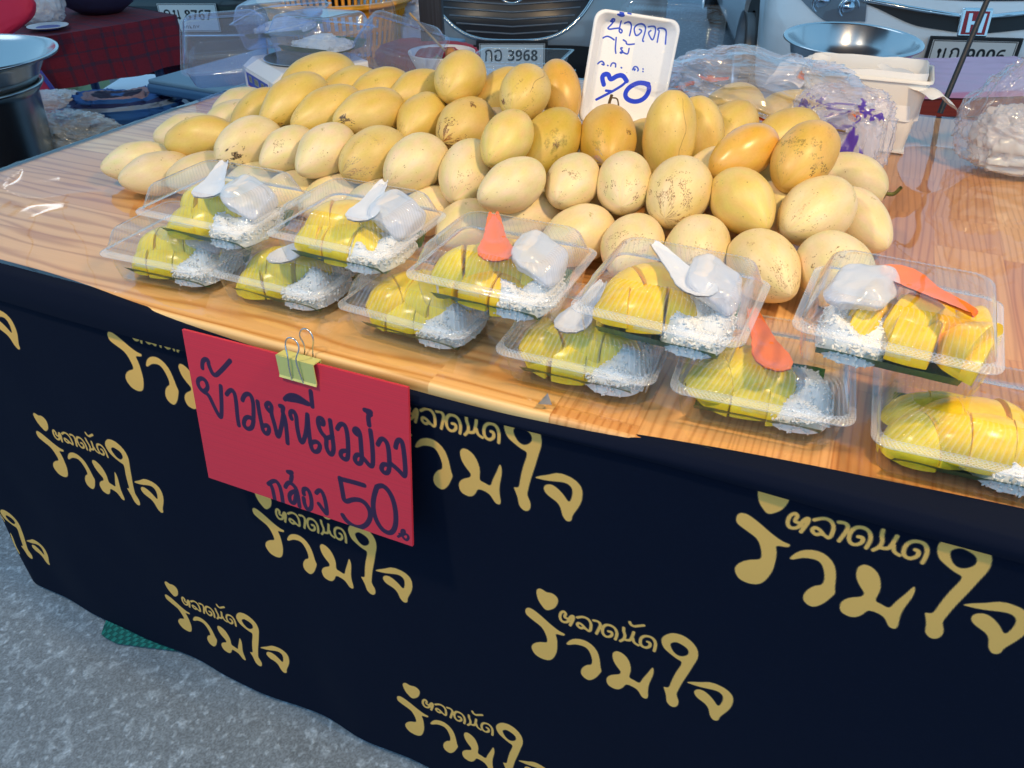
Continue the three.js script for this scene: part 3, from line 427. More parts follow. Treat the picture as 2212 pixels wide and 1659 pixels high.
// sticky rice: a lumpy mound with grains on it
function riceShape(seed, hx, hz, hy) {
  const r = random(seed), f = (x, z) => { const e = Math.pow(Math.pow(Math.abs(x / hx), 2.6) + Math.pow(Math.abs(z / hz), 2.6), 1 / 2.6); return hy * Math.pow(Math.max(0, 1 - Math.pow(Math.min(1, e), 4)), 0.55) * (0.8 + 0.45 * noise(x * 45 + seed, z * 45)) + 0.0008 * noise(x * 330, z * 330, seed); };
  const rim = (th) => { const c = Math.cos(th), s = Math.sin(th), k = 1 / Math.pow(Math.pow(Math.abs(c), 2.6) + Math.pow(Math.abs(s), 2.6), 1 / 2.6); return [c * k * hx, s * k * hz]; };
  const gs = [sheet(64, 20, (a, b) => { const [x, z] = rim(-a * Math.PI * 2), q = Math.sin(b * Math.PI / 2); return [x * q, b > 0.999 ? 0 : f(x * q, z * q), z * q]; })];
  const grain = new THREE.SphereGeometry(1, 6, 4);
  for (let i = 0; i < 300; i++) { const [ex, ez] = rim(r() * 6.283), q = Math.sqrt(r()) * 0.97, x = ex * q, z = ez * q, m = new THREE.Matrix4().compose(V(x, Math.max(0.0006, f(x, z) - 0.0006), z), new THREE.Quaternion().setFromEuler(new THREE.Euler((r() - 0.5) * 1.2, r() * 6.3, (r() - 0.5) * 1.2)), V(0.0034, 0.0013, 0.0013)); gs.push(grain.clone().applyMatrix4(m)); }
  for (let i = 0; i < 170; i++) { const [ex, ez] = rim(r() * 6.283), q = 0.985 + 0.02 * r(), m = new THREE.Matrix4().compose(V(ex * q, r() * hy * 0.42, ez * q), new THREE.Quaternion().setFromEuler(new THREE.Euler(r() * 3, r() * 6.3, r() * 3)), V(0.0034, 0.0014, 0.0014)); gs.push(grain.clone().applyMatrix4(m)); }
  return mergeGeometries(gs.map(plain));
}
const riceShapes = [riceShape(3, 0.032, 0.049, 0.038), riceShape(8, 0.033, 0.047, 0.036)];
const riceMat = phys({ color: rgb(0.8, 0.8, 0.77), roughness: 0.5 });
// small pouch of coconut cream: a flat pillow with puckered seams
function creamShape(seed) {
  return sheet(56, 36, (a, b) => {
    const th = a * Math.PI * 2, ph = (b - 0.5) * Math.PI, q = (v, p) => Math.sign(v) * Math.pow(Math.abs(v), p), x = q(Math.cos(ph) * Math.cos(th), 0.62), z = q(Math.sin(ph), 0.62), y = q(Math.cos(ph) * Math.sin(th), 0.9);
    const n = noise(x * 2.2 + seed, z * 2.2, y), f = 0.07 * (1 - 2 * Math.abs(noise(x * 5 + seed, z * 4, y * 3))), e = Math.max(Math.abs(x), Math.abs(z));
    return [x * 0.03 * (1 + 0.06 * n), 0.0135 * y * (1 + 0.25 * n + f * 0.6) * (1 - 0.55 * smooth(0.7, 1, e)) + 0.002 * noise(x * 3, z * 3, seed), z * 0.037 * (1 + 0.06 * n)];
  }, true);
}
const creamShapes = [creamShape(2), creamShape(7), creamShape(13)];
const creamMat = phys({ color: rgb(0.86, 0.87, 0.92), roughness: 0.15, transmission: 0.36, thickness: 0, ior: 1.5 });
// short plastic spoon
const spoonShape = (() => {
  const L = 0.098, prof = [[0, 0.003], [0.05, 0.0115], [0.15, 0.0158], [0.26, 0.0162], [0.38, 0.0135], [0.5, 0.0106], [0.62, 0.0092], [0.8, 0.0072], [0.95, 0.0052], [1, 0.003]];
  const half = (off) => (a, b) => { const s = b, w = curve(prof, s), t = a * 2 - 1, bowl = smooth(0.5, 0.3, s), y = bowl * 0.008 * (t * t - 1) * Math.sin(Math.PI * clamp(s / 0.48)) + (1 - bowl) * 0.004 * (t * t - 1) + 0.005 * smooth(0.4, 1, s) + off; return [t * w, y, (s - 0.4) * L]; };
  return mergeGeometries([plain(sheet(12, 48, half(0))), plain(sheet(12, 48, half(0.0013)))]).scale(1.12, 1, 1.1);
})();
const spoonMat = { white: phys({ color: rgb(0.78, 0.79, 0.84), roughness: 0.22 }), orange: phys({ color: rgb(0.93, 0.21, 0.025), roughness: 0.22 }) };
const leafMap = pixelTexture(256, 64, (i, j) => { const v = Math.sin(i * 0.5) * 5 + fbm(i * 0.08, j * 0.01, 3, 3) * 30; return [44 + v * 0.6, 96 + v, 40 + v * 0.4]; });
const leafShape = sheet(20, 8, (a, b) => { const x = lerp(-0.059, 0.059, a), z = lerp(0.0555, -0.053, b); return [x, 0.0012 + 0.014 * smooth(0.86, 1, Math.abs(1 - 2 * b)) + 0.001 * noise(x * 40, z * 40), z]; });
const leafMat = phys({ map: leafMap, roughness: 0.38 });
function foodBox(u, v, h, turn, where, name, contents, mirror = 1) {
  const grp = 'clear boxes of mango sticky rice along the table edge';
  const b = thing('food_box', name, 'food box', onTable(u, v, h), TABLE_TURN + turn * D2R);
  part(b, 'tray', trayShape, clear); addLid(b);
  part(b, 'hinge', box(0.11, 0.0016, 0.006, 0, 0.001, -0.0735), clear); part(b, 'clasp_tab', box(0.03, 0.0014, 0.007, 0, 0.001, 0.0742), clear);
  b.updateMatrixWorld();
  const put = (o, x, y, z, rx = 0, ry = 0, rz = 0) => { o.position.copy(b.localToWorld(V(x * mirror, y, z))); o.rotation.order = 'YXZ'; o.rotation.set(rx, TABLE_TURN + turn * D2R + ry * mirror, rz * mirror); return o; };
  const r = random(Math.round(u * 1000)), F = -0.0343;
  put(solo('banana_leaf', leafShape, leafMat, 'strip of green banana leaf lining the ' + where, 'leaf'), 0, F, 0);
  put(solo('rice_portion', riceShapes[r() < 0.5 ? 0 : 1], riceMat, 'white sticky rice in the ' + where, 'rice'), contents.rice?.[0] ?? 0.031, F + 0.003, contents.rice?.[1] ?? 0.004, 0, contents.rice?.[2] ?? 0);
  for (const [cx0, cz0, cy, ry, tilt, pale, open] of contents.cheeks) {
    const cx = cx0 * 0.9, cz = cz0 * 0.78;
    stripShapes.forEach((g, k) => {
      const along = (cheekCuts[k] + cheekCuts[k + 1]) / 2 * 0.053 * (1 + open), jy = (k - 1) * 0.1 * open + (r() - 0.5) * 0.22;
      const o = solo('mango_slice', g, flesh[pale], 'yellow mango slice in the ' + where, 'mango slice', null, 0, 'mango slices in the ' + where);
      put(o, cx + along * Math.cos(ry), F + 0.003 + cy * 1.3 + Math.sin(tilt) * along + r() * 0.002, cz - along * Math.sin(ry), (r() - 0.5) * 0.3, ry + jy, tilt + (r() - 0.5) * 0.16);
    });
  }
  if (contents.cream) put(solo('cream_bag', creamShapes[Math.floor(r() * 3)], creamMat, 'small bag of white coconut cream in the ' + where, 'cream bag'), ...contents.cream);
  if (contents.spoon) { const [c, ...at] = contents.spoon; put(solo('plastic_spoon', spoonShape, spoonMat[c], c + ' plastic spoon in the ' + where, 'spoon'), ...at); }
}
// cheeks: [x, z, height, turn, tilt, pale, how far opened]; spoon and cream: [x, y, z, rx, ry, rz]
const UP1 = 0.098, LOW = 0.0375;
foodBox(0.5905, 0.0955, LOW, 3, 'bottom box under the angled white spoon', 'bottom clear food box at the bare wood end of the row', { cheeks: [[-0.02, 0.02, 0, 0.25, 0.05, 1, 0.02], [-0.02, -0.024, 0.001, 0.1, 0.05, 1, 0], [-0.018, 0.0, 0.013, 0.35, 0.05, 1, 0.05]], cream: [0.034, 0.012, -0.016, 0.1, 0.2, -0.2] });
foodBox(0.7565, 0.1055, LOW, 0, 'bottom box above the red price card', 'bottom clear food box with white spoon bowl, just above the red card clip', { cheeks: [[-0.022, 0.016, 0.001, 0.6, 0.04, 1, 0.03], [-0.018, -0.024, 0.002, 0.1, 0.05, 0, 0], [-0.012, 0.004, 0.012, 0.3, 0.05, 1, 0.05]], spoon: ['white', 0.014, 0.0265, 0.01, -0.03, 3.0, 0] });
foodBox(0.948, 0.0980, LOW, -2.4, 'spoonless bottom box beside the red card', 'bottom clear food box without spoon, leaf and rice pressed to its wall', { cheeks: [[-0.018, 0.021, 0.001, 0.05, 0.02, 1, 0.03], [-0.018, -0.022, 0.001, -0.1, 0.03, 0, 0], [-0.03, 0.0, 0.013, 0.9, 0.05, 0, 0], [0.0, 0.002, 0.014, -0.05, 0, 1, 0]], cream: [0.036, 0.012, -0.02, 0, 0.2, -0.3] });
foodBox(1.145, 0.0905, LOW, 2, 'bottom box above the torn vinyl seam', 'bottom clear food box with white spoon bowl, above the torn vinyl seam', { cheeks: [[-0.014, 0.022, 0.001, 0.02, 0, 1, 0.02], [-0.012, -0.02, 0.001, 0.0, 0.03, 0, 0.03], [-0.028, 0.002, 0.013, 0.8, 0.05, 0, 0.05], [0.002, 0.004, 0.014, 0.0, 0, 1, 0]], spoon: ['white', -0.012, 0.0265, 0.002, -0.03, 3.05, 0], rice: [0.034, 0.007, 0.1] });
foodBox(1.323, 0.1000, LOW, 4, 'bottom box with the orange spoon bowl', 'bottom clear food box with an orange spoon bowl against the rice', { cheeks: [[-0.026, 0.01, 0.01, 0.45, 0.05, 1, 0.02], [-0.02, -0.024, 0.002, 0.0, 0.05, 1, 0], [-0.012, 0.022, 0, 0.0, 0, 1, 0], [-0.014, 0.0, 0.01, -0.3, 0, 1, 0]], spoon: ['orange', -0.004, 0.0265, 0.0, -0.03, 3.5, 0.05], rice: [0.034, 0.004, 0.1] });
foodBox(1.505, 0.0920, LOW, 2, 'bottom box packed under the slim orange spoon', 'bottom clear food box packed with mango at the plank vinyl end', { cheeks: [[-0.022, 0.018, 0.003, 0.4, 0.03, 1, 0], [0.004, 0.0, 0.012, 0.25, 0.03, 0, 0.02], [-0.018, -0.024, 0.002, 0.0, 0.03, 1, 0], [0.01, 0.022, 0.01, 0.15, 0, 0, 0]], rice: [0.034, 0.004, 0] });
foodBox(0.6595, 0.1085, UP1, 0.5, 'top box with the angled white spoon', 'top clear food box with a broad white spoon angled at its corner', { cheeks: [[-0.012, -0.024, 0.008, 0.1, 0.0, 0, 0.02], [-0.026, 0.01, 0.0, 0.7, 0.03, 1, 0], [-0.016, -0.008, 0.014, 0.2, 0.02, 1, 0.03]], spoon: ['white', -0.006, 0.0265, 0.008, -0.03, 3.6, 0], cream: [0.038, 0.012, -0.002, 0, 0.25, -0.6] });
foodBox(0.8455, 0.1205, UP1, -0.4, 'top box with the upright white spoon', 'top clear food box with white spoon upright between mango and cream', { cheeks: [[-0.026, 0.012, 0.003, 0.35, 0.03, 1, 0.03], [-0.024, -0.024, 0.008, 0.2, 0.05, 0, 0], [-0.018, -0.006, 0.015, 0.4, 0.04, 0, 0.03], [-0.004, 0.022, 0.002, 0, 0, 1, 0]], spoon: ['white', 0.018, 0.0265, 0.002, -0.03, 3.4, 0], cream: [0.042, 0.012, -0.02, 0, 0.1, -0.6] });
foodBox(1.0425, 0.0955, UP1, -0.1, 'top box with the broad orange spoon', 'top clear food box with a broad orange spoon lying over the mango', { cheeks: [[-0.026, 0.008, 0.009, 0.4, 0.03, 1, 0.02], [-0.002, -0.024, 0.01, -0.2, 0.0, 0, 0.03], [-0.014, 0.024, 0.0, -0.1, 0, 0, 0.1], [0.004, -0.004, 0.005, 0.1, 0, 1, 0]], spoon: ['orange', -0.006, 0.0265, 0.008, -0.03, 3.6, 0], cream: [0.04, 0.013, -0.004, 0, 0.15, -0.55] });
foodBox(1.223, 0.0985, UP1, -1.8, 'top box with two thick mango chunks', 'top clear food box with white spoon bowl beside two thick mango chunks', { cheeks: [[-0.022, 0.018, 0.006, 0.25, 0.05, 0, 0], [-0.028, -0.018, 0.012, 0.75, 0.06, 0, 0], [-0.02, -0.01, 0.0, 0.2, 0, 0, 0]], spoon: ['white', 0.01, 0.0265, 0.004, -0.03, 3.95, 0], cream: [0.036, 0.013, -0.018, 0, 0.15, -0.55] });
foodBox(1.424, 0.118, 0.113, -3.2, 'top box with the slim orange spoon handle', 'top clear food box with slim orange handle and cream bag at its corner', { cheeks: [[-0.022, 0.02, 0.004, 0.2, 0, 0, 0.03], [-0.02, -0.022, 0.005, -0.2, 0.03, 0, 0.02], [-0.022, 0.0, 0.013, 0.4, 0, 0, 0.05]], spoon: ['orange', -0.008, 0.0265, -0.012, -0.03, 2.4 - Math.PI, 0], cream: [0.036, 0.014, -0.012, 0, 0.1, -0.2] }, -1);

// ---------- the red price card and its clip ----------
const redMap = canvasTexture(1024, 724, (x, w, h) => {
  x.fillStyle = '#da3145'; x.fillRect(0, 0, w, h);
  const r = random(8); for (let i = 0; i < 260; i++) { x.fillStyle = `rgba(${r() < 0.5 ? 255 : 90},20,40,0.03)`; x.fillRect(0, r() * h, w, 1 + r() * 3); }
  x.strokeStyle = '#2a1740'; x.lineCap = 'round'; x.lineJoin = 'round';
  RED_WRITING.forEach((s, i) => { for (const [lw, al, d] of [[21, 0.9, 0], [15, 0.5, 2]]) { x.globalAlpha = al; x.lineWidth = i >= 28 ? lw * 0.55 : i >= 25 && i <= 27 ? lw * 1.1 : lw; inkPath(x, s, w / 1000, h / 1000, d, d); x.stroke(); } });
  x.globalAlpha = 1;
});
{
  const W = 0.306, Hh = 0.212, lean = Math.atan2(0.026, Hh);
  const p = onTable(0.834, -0.0335, -TOP + 0.67);
  const t = solo('price_card', box(W, Hh, 0.0035), [0, 1, 2, 3, 4, 5].map((k) => k === 4 ? phys({ map: redMap, roughness: 0.5 }) : phys({ color: rgb(0.6, 0.03, 0.06), roughness: 0.5 })), 'red corrugated price card handwritten in purple marker, clipped to the skirt', 'price card', p, TABLE_TURN);
  t.rotation.order = 'YXZ'; t.rotation.x = -lean; t.rotation.z = 0.012;
  const c = thing('binder_clip', 'pale yellow binder clip with wire handles holding the red card', 'clip', onTable(0.846, -0.0225, -0.014), TABLE_TURN);
  const y = phys({ color: rgb(0.62, 0.6, 0.2), roughness: 0.35 }), wire = phys({ color: rgb(0.75, 0.75, 0.78), roughness: 0.2, metalness: 1 });
  const sec = new THREE.Shape([[-0.0075, 0.012], [0.0075, 0.012], [0.0042, -0.014], [0.0054, -0.0165], [0.0042, -0.0175], [0.0026, -0.014], [0.0062, 0.0106], [-0.0062, 0.0106], [-0.0026, -0.014], [-0.0042, -0.0175], [-0.0054, -0.0165], [-0.0042, -0.014]].map(([a, b]) => new THREE.Vector2(a, b)));
  part(c, 'clip_body', new THREE.ExtrudeGeometry(sec, { depth: 0.05, bevelEnabled: false, curveSegments: 4 }).translate(0, 0, -0.025).rotateY(Math.PI / 2).rotateX(-0.12), y);
  const loop = (s) => { const z = s * 0.0045; return tube([[-0.008, -0.017, s * 0.0062], [-0.0065, 0.002, s * 0.0085], [-0.0055, 0.016, z + s * 0.004], [-0.009, 0.03, z], [-0.0055, 0.0375, z - s * 0.001], [0.0, 0.0395, z - s * 0.001], [0.0055, 0.0375, z - s * 0.001], [0.009, 0.03, z], [0.0055, 0.016, z + s * 0.004], [0.0065, 0.002, s * 0.0085], [0.008, -0.017, s * 0.0062]], 0.0009, 70, 6); };
  part(c, 'wire_handle', loop(1), wire); const w2 = part(c, 'wire_handle', loop(-1), wire); w2.position.set(0.004, 0.003, -0.004); w2.rotation.x = -0.25;
}
// torn scrap of grey foil at the vinyl seam
solo('foil_scrap', sheet(6, 6, (a, b) => [(a - 0.5) * 0.014 * (1 - b * 0.8), 0.0025 + 0.004 * b * a, -b * 0.014 + 0.007]), phys({ color: rgb(0.3, 0.3, 0.33), roughness: 0.4, metalness: 0.4 }), 'small grey torn foil corner at the vinyl seam', 'scrap', onTable(1.128, 0.008, 0.001), TABLE_TURN + 0.3);

// ---------- the foam tray sign ----------
const trayMap = canvasTexture(640, 800, (x, w, h) => {
  x.fillStyle = '#eeeef2'; x.fillRect(0, 0, w, h);
  const r = random(4); for (let i = 0; i < 1500; i++) { x.fillStyle = r() < 0.5 ? 'rgba(255,255,255,0.25)' : 'rgba(205,205,215,0.22)'; x.beginPath(); x.arc(r() * w, r() * h, 1 + r() * 3, 0, 7); x.fill(); }
  x.lineCap = 'round'; x.lineJoin = 'round';
  [['#1b47c8', 11], ['#0b3bd6', 34], ['#0b3bd6', 18]].forEach(([c, lw], k) => { x.strokeStyle = c; x.lineWidth = lw; for (const s of TRAY_WRITING[k]) { inkPath(x, s, w / 1000, h / 1000); x.stroke(); } });
});
{
  const hx = 0.063, hz = 0.079, N = 120, rows = [[hx, hz, 0.016, 0.0], [hx - 0.001, hz - 0.001, 0.0155, 0.0022], [hx - 0.003, hz - 0.003, 0.015, 0.003], [hx - 0.0055, hz - 0.0055, 0.014, 0.0015], [hx - 0.0125, hz - 0.0125, 0.012, -0.0125], [hx - 0.016, hz - 0.016, 0.011, -0.0142], [hx - 0.03, hz - 0.03, 0.01, -0.0142], [0.012, 0.02, 0.008, -0.0142], [0.0004, 0.0005, 0.0002, -0.0142]];
  const rings = rows.map(([a, b, r, y]) => roundedRect(a, b, r, N).map(([x, z]) => [x, y, z]));
  const face = sheet(N, rows.length - 1, (a, b) => { const [x, y, z] = rings[Math.round(b * (rows.length - 1))][Math.round(a * N)]; return [x, -z, y, 0.5 + x / (2 * hx), 0.5 - z / (2 * hz)]; }, true);
  const back = rows.map(([a, b, r, y], i) => roundedRect(a - (i > 3 ? -0.002 : 0), b - (i > 3 ? -0.002 : 0), r, N).map(([x, z]) => [x, y - 0.0025, z]));
  const rear = sheet(N, rows.length - 1, (a, b) => { const [x, y, z] = back[Math.round(b * (rows.length - 1))][Math.round(a * N)]; return [x, -z, y]; }, true);
  const t = thing('foam_sign', 'white foam tray standing as a sign with blue handwritten price', 'price sign', onTable(1.0, 0.664, 0.166), TABLE_TURN);
  part(t, 'tray_face', face, phys({ map: trayMap, roughness: 0.55 })); part(t, 'tray_back', rear, matte(rgb(0.82, 0.82, 0.84), 0.6));
  t.rotation.order = 'YXZ'; t.rotation.set(-0.2, 0.02, -0.14); t.scale.setScalar(1.07);
}

// ---------- bags, bin and trays behind the mangoes ----------
const filmOf = (c, tr, ro, more = {}) => phys({ color: c, transmission: tr, thickness: 0, roughness: ro, ior: 1.48, ...more });
// a crumpled bag: a pillow of half sizes (a, b, c) whose skin is folded by ridged noise; shape(p) may bend it further
function crumpled(a, b, c, seed, fold = 0.12, nu = 120, nv = 80, pow = 0.7, shape) {
  const sg = (v, p) => Math.sign(v) * Math.pow(Math.abs(v), p);
  return sheet(nu, nv, (s, t) => {
    const th = s * Math.PI * 2, ph = (t - 0.5) * Math.PI, d = V(Math.cos(ph) * Math.cos(th), Math.sin(ph), Math.cos(ph) * Math.sin(th));
    const w = 0.6 * noise(d.x * 1.5, d.y * 1.5, seed), n = (1 - 2 * Math.abs(noise(d.x * 2.4 + w, d.y * 2.4 + seed, d.z * 2.4))) * 0.6 + (1 - 2 * Math.abs(noise(d.x * 6 + w * 3, d.y * 5, d.z * 6 + seed))) * 0.3 + 0.16 * (1 - 2 * Math.abs(noise(d.x * 14 + seed, d.y * 12 + w * 4, d.z * 14)));
    const k = 1 + fold * (n - 0.5); let p = [sg(d.x, pow) * a * k, sg(d.y, pow) * b * k, sg(d.z, pow) * c * k, s, t];
    return shape ? shape(p) : p;
  }, true);
}
function printedFilm(draw, c = 0xffffff, tr = 0.86) { // film with opaque print: the print has no transmission
  const cm = canvasTexture(512, 256, (x, w, h) => { x.fillStyle = '#ffffff'; x.fillRect(0, 0, w, h); draw(x, w, h, true); });
  const tm = canvasTexture(512, 256, (x, w, h) => { x.fillStyle = '#ffffff'; x.fillRect(0, 0, w, h); draw(x, w, h, false); }, false);
  return filmOf(c, tr, 0.12, { map: cm, transmissionMap: tm });
}
{ // bag with orange print lying over the back of the heap
  const mat = printedFilm((x, w, h, col) => {
    x.fillStyle = col ? '#f0631f' : '#101010'; const q = [[70, 178, 34, 9, 0.25], [112, 168, 18, 7, 0.2], [150, 190, 60, 8, 0.1], [215, 196, 40, 7, 0], [285, 170, 20, 13, -0.8], [310, 158, 12, 10, 0.4], [262, 188, 10, 8, 0], [350, 146, 16, 9, 0.5], [40, 120, 20, 8, 0.3], [420, 130, 22, 9, 0.2]];
    for (const [a, b, c, d, r] of q) { x.save(); x.translate(a, b); x.rotate(r); x.fillRect(-c, -d / 2, c * 2, d); x.fillRect(-c * 0.3, -d, c * 0.4, d * 2); x.restore(); }
  }, rgb(0.93, 0.94, 1), 0.84);
  const g = crumpled(0.165, 0.042, 0.105, 4, 0.3, 160, 100, 0.62, (p) => { const u = p[0] / 0.165; p[1] += 0.016 * (1 - u * u) - 0.01 * u + 0.012 * noise(p[0] * 16, p[2] * 16, 3); if (p[1] < -0.03) p[1] = -0.03 + (p[1] + 0.03) * 0.2; return p; });
  solo('plastic_bag', g, mat, 'clear bag printed in orange draped over the back of the mangoes', 'plastic bag', onTable(1.185, 0.86, 0.105), TABLE_TURN + 0.1);
}
{ // bag with purple print, bunched packets inside
  const mat = printedFilm((x, w, h, col) => {
    const r = random(21); x.strokeStyle = col ? '#5a3fa8' : '#202020'; x.lineCap = 'round';
    for (let i = 0; i < 60; i++) { let px = 60 + r() * 150, py = 60 + r() * 130; x.lineWidth = 2 + r() * 3; x.beginPath(); x.moveTo(px, py); for (let k = 0; k < 4; k++) { px += (r() - 0.5) * 16; py += (r() - 0.5) * 16; x.lineTo(px, py); } x.stroke(); }
  }, rgb(0.94, 0.93, 0.97), 0.8);
  const g = crumpled(0.08, 0.068, 0.03, 12, 0.22, 140, 90, 0.55, (p) => { p[2] += 0.02 * (p[1] / 0.08) * -1; p[0] *= 1 - 0.06 * (p[1] / 0.08); return p; });
  solo('plastic_bag', g, mat, 'clear bag with purple print slumped against the white bin', 'plastic bag', onTable(1.322, 0.812, 0.068), TABLE_TURN - 0.12);
  solo('packet_bundle', crumpled(0.055, 0.045, 0.013, 31, 0.3, 70, 46, 0.5), phys({ color: rgb(0.66, 0.64, 0.72), roughness: 0.3 }), 'bunched pale packets inside the purple printed bag', 'packets', onTable(1.33, 0.815, 0.056), TABLE_TURN - 0.12);
}
{ // white bin lined with paper
  const t = thing('paper_bin', 'white plastic bin lined with folded white paper behind the bags', 'bin', onTable(1.342, 1.035, 0), TABLE_TURN);
  const m = phys({ color: rgb(0.78, 0.77, 0.75), roughness: 0.45 }), paper = phys({ color: rgb(0.83, 0.83, 0.84), roughness: 0.8 });
  const wall = shell([[0.092, 0.056, 0.012, 0.001, 0], [0.106, 0.066, 0.014, 0.128, 0], [0.11, 0.07, 0.015, 0.13, 0], [0.11, 0.07, 0.015, 0.124, 0]], 96, 1);
  part(t, 'wall', wall, m); part(t, 'base', box(0.19, 0.003, 0.118, 0, 0.003, 0), m);
  const flap = (w, d, bend, n) => sheet(14, 10, (a, b) => [(a - 0.5) * w * (1 - 0.25 * b), 0.012 * noise(a * 3, b * 3, n) + bend * b * b, -d * b]);
  part(t, 'paper_flap', flap(0.15, 0.09, -0.05, 1), paper, [0.06, 0.122, 0.05], [0.2, -0.9, 0]);
  part(t, 'paper_flap', flap(0.11, 0.085, -0.03, 5), paper, [-0.085, 0.122, 0.03], [0.3, 1.2, 0.1]);
  part(t, 'paper_liner', sheet(24, 6, (a, b) => { const q = roundedRect(0.103 - 0.004 * b, 0.064 - 0.004 * b, 0.014, 24)[Math.round(a * 24)]; return [q[0], 0.06 + 0.078 * b + 0.006 * noise(a * 20, b * 3), q[1]]; }, true), paper);
  part(t, 'paper_stack', box(0.16, 0.05, 0.1, 0, 0.09, 0), paper, null, [0.1, 0.1, 0.05]);
}
{ // knotted clear bag with white packs
  const g = crumpled(0.092, 0.095, 0.066, 17, 0.26, 150, 100, 0.74, (p) => { const y = p[1] / 0.1; const k = y > 0.15 ? 1 - 0.42 * (y - 0.15) : 1; p[0] = p[0] * k + 0.02 * Math.max(0, y); p[2] *= k; if (y < -0.6) p[1] = -0.06 + (p[1] + 0.06) * 0.55; return p; });
  const t = thing('plastic_bag', 'clear carrier bag holding white packs, standing alone on the planks', 'plastic bag', onTable(1.6, 0.965, 0.09), TABLE_TURN);
  const film = filmOf(rgb(0.95, 0.94, 0.97), 0.9, 0.1);
  part(t, 'film', g, film);
  part(t, 'handle', sheet(40, 5, (a, b) => { const s = Math.PI * a; return [-0.075 + 0.1 * a * 1.5 - 0.004 * b, 0.05 + 0.075 * Math.sin(s * 0.8), 0.02 + 0.012 * b + 0.004 * noise(a * 12, b * 5)]; }), film);
  solo('white_pack', crumpled(0.068, 0.048, 0.052, 23, 0.34, 90, 60, 0.7), phys({ color: rgb(0.85, 0.85, 0.85), roughness: 0.25, transmission: 0.5, thickness: 0 }), 'crumpled white pack inside the clear carrier bag', 'pack', onTable(1.605, 0.95, 0.055), TABLE_TURN);
}
// ---------- clear trays and boxes at the back ----------
const bigTray = shell([[0.105, 0.075, 0.014, 0.05, 0], [0.1, 0.07, 0.014, 0.0495, 0.0005], [0.096, 0.066, 0.013, 0.05, 0], [0.09, 0.06, 0.013, 0.025, 0.001], [0.085, 0.055, 0.012, 0.002, 0.001], [0.08, 0.05, 0.012, 0, 0], [0.002, 0.002, 0.001, 0, 0]], 240, 60);
solo('clear_tray', bigTray, clear, 'empty clear ribbed tray lying behind the round golden mango', 'tray', onTable(0.66, 1.02, 0.045), TABLE_TURN + 0.12).rotation.z = 0.04;
solo('clear_tray', bigTray, clear, 'empty clear ribbed tray under the other one behind the heap', 'tray', onTable(0.66, 1.04, 0.002), TABLE_TURN + 0.2);
{ const m = solo('clear_tray', [lidRim.clone(), lidWall.clone(), lidTop.clone()], clear, 'clear ribbed lid standing on edge behind the foam sign', 'lid', onTable(1.045, 0.72, 0.19)); m.rotation.order = 'YXZ'; m.rotation.set(1.35, TABLE_TURN, -0.05); }
{ // scale with a panel of buttons
  const t = thing('weighing_scale', 'white weighing scale with blue and red panel under clear boxes', 'scale', onTable(0.19, 0.895, 0), TABLE_TURN - 0.56); t.scale.set(0.76, 0.85, 0.76);
  const w = phys({ color: rgb(0.74, 0.75, 0.78), roughness: 0.35 });
  const sec = new THREE.Shape([[-0.14, 0.004], [0.14, 0.004], [0.14, 0.06], [0.11, 0.078], [-0.14, 0.078]].map((q) => new THREE.Vector2(...q)));
  part(t, 'body', new THREE.ExtrudeGeometry(sec, { depth: 0.25, bevelEnabled: true, bevelSize: 0.005, bevelThickness: 0.005, bevelSegments: 2 }).translate(0, 0, -0.125).rotateY(-Math.PI / 2), w);
  const panel = canvasTexture(512, 128, (x, W, H) => {
    x.fillStyle = '#e8e9ef'; x.fillRect(0, 0, W, H); x.fillStyle = '#2d4bb8'; x.fillRect(14, 14, W - 28, H - 34); x.fillStyle = '#c8384e'; x.fillRect(14, H - 20, W - 28, 6);
    for (const [a, b] of [[60, 70], [180, 100], [330, 70], [430, 50]]) { x.fillStyle = '#9aa08c'; x.fillRect(a, 30, b, 48); x.fillStyle = '#4d5348'; for (let i = 0; i < 4; i++) x.fillRect(a + 8 + i * b / 5, 38, b / 9, 32); }
  });
  part(t, 'display_panel', box(0.2, 0.045, 0.002, 0, 0.036, 0.147), [0, 1, 2, 3, 4, 5].map((k) => k === 4 ? phys({ map: panel, roughness: 0.3 }) : w));
  part(t, 'platform', lathe([[0, 0.083], [0.1, 0.083], [0.112, 0.088], [0.114, 0.09], [0.11, 0.09], [0.1, 0.086], [0, 0.086]], 48), phys({ color: rgb(0.6, 0.6, 0.62), roughness: 0.2, metalness: 1 }));
  for (const x of [-0.1, 0.1]) for (const z of [-0.1, 0.1]) part(t, 'foot', cyl(0.012, 0.012, 0.005, x, 0.0025, z, 12), matte(0x222222));
}
const bigLid = mergeGeometries([lidRim, lidWall, lidTop].map((g) => plain(g.clone()))).scale(1.18, 1.1, 1.18), bigBase = trayShape.clone().scale(1.18, 1.6, 1.18);
const stiff = phys({ color: rgb(0.78, 0.86, 1), transmission: 0.9, thickness: 0, roughness: 0.03, ior: 1.6 });
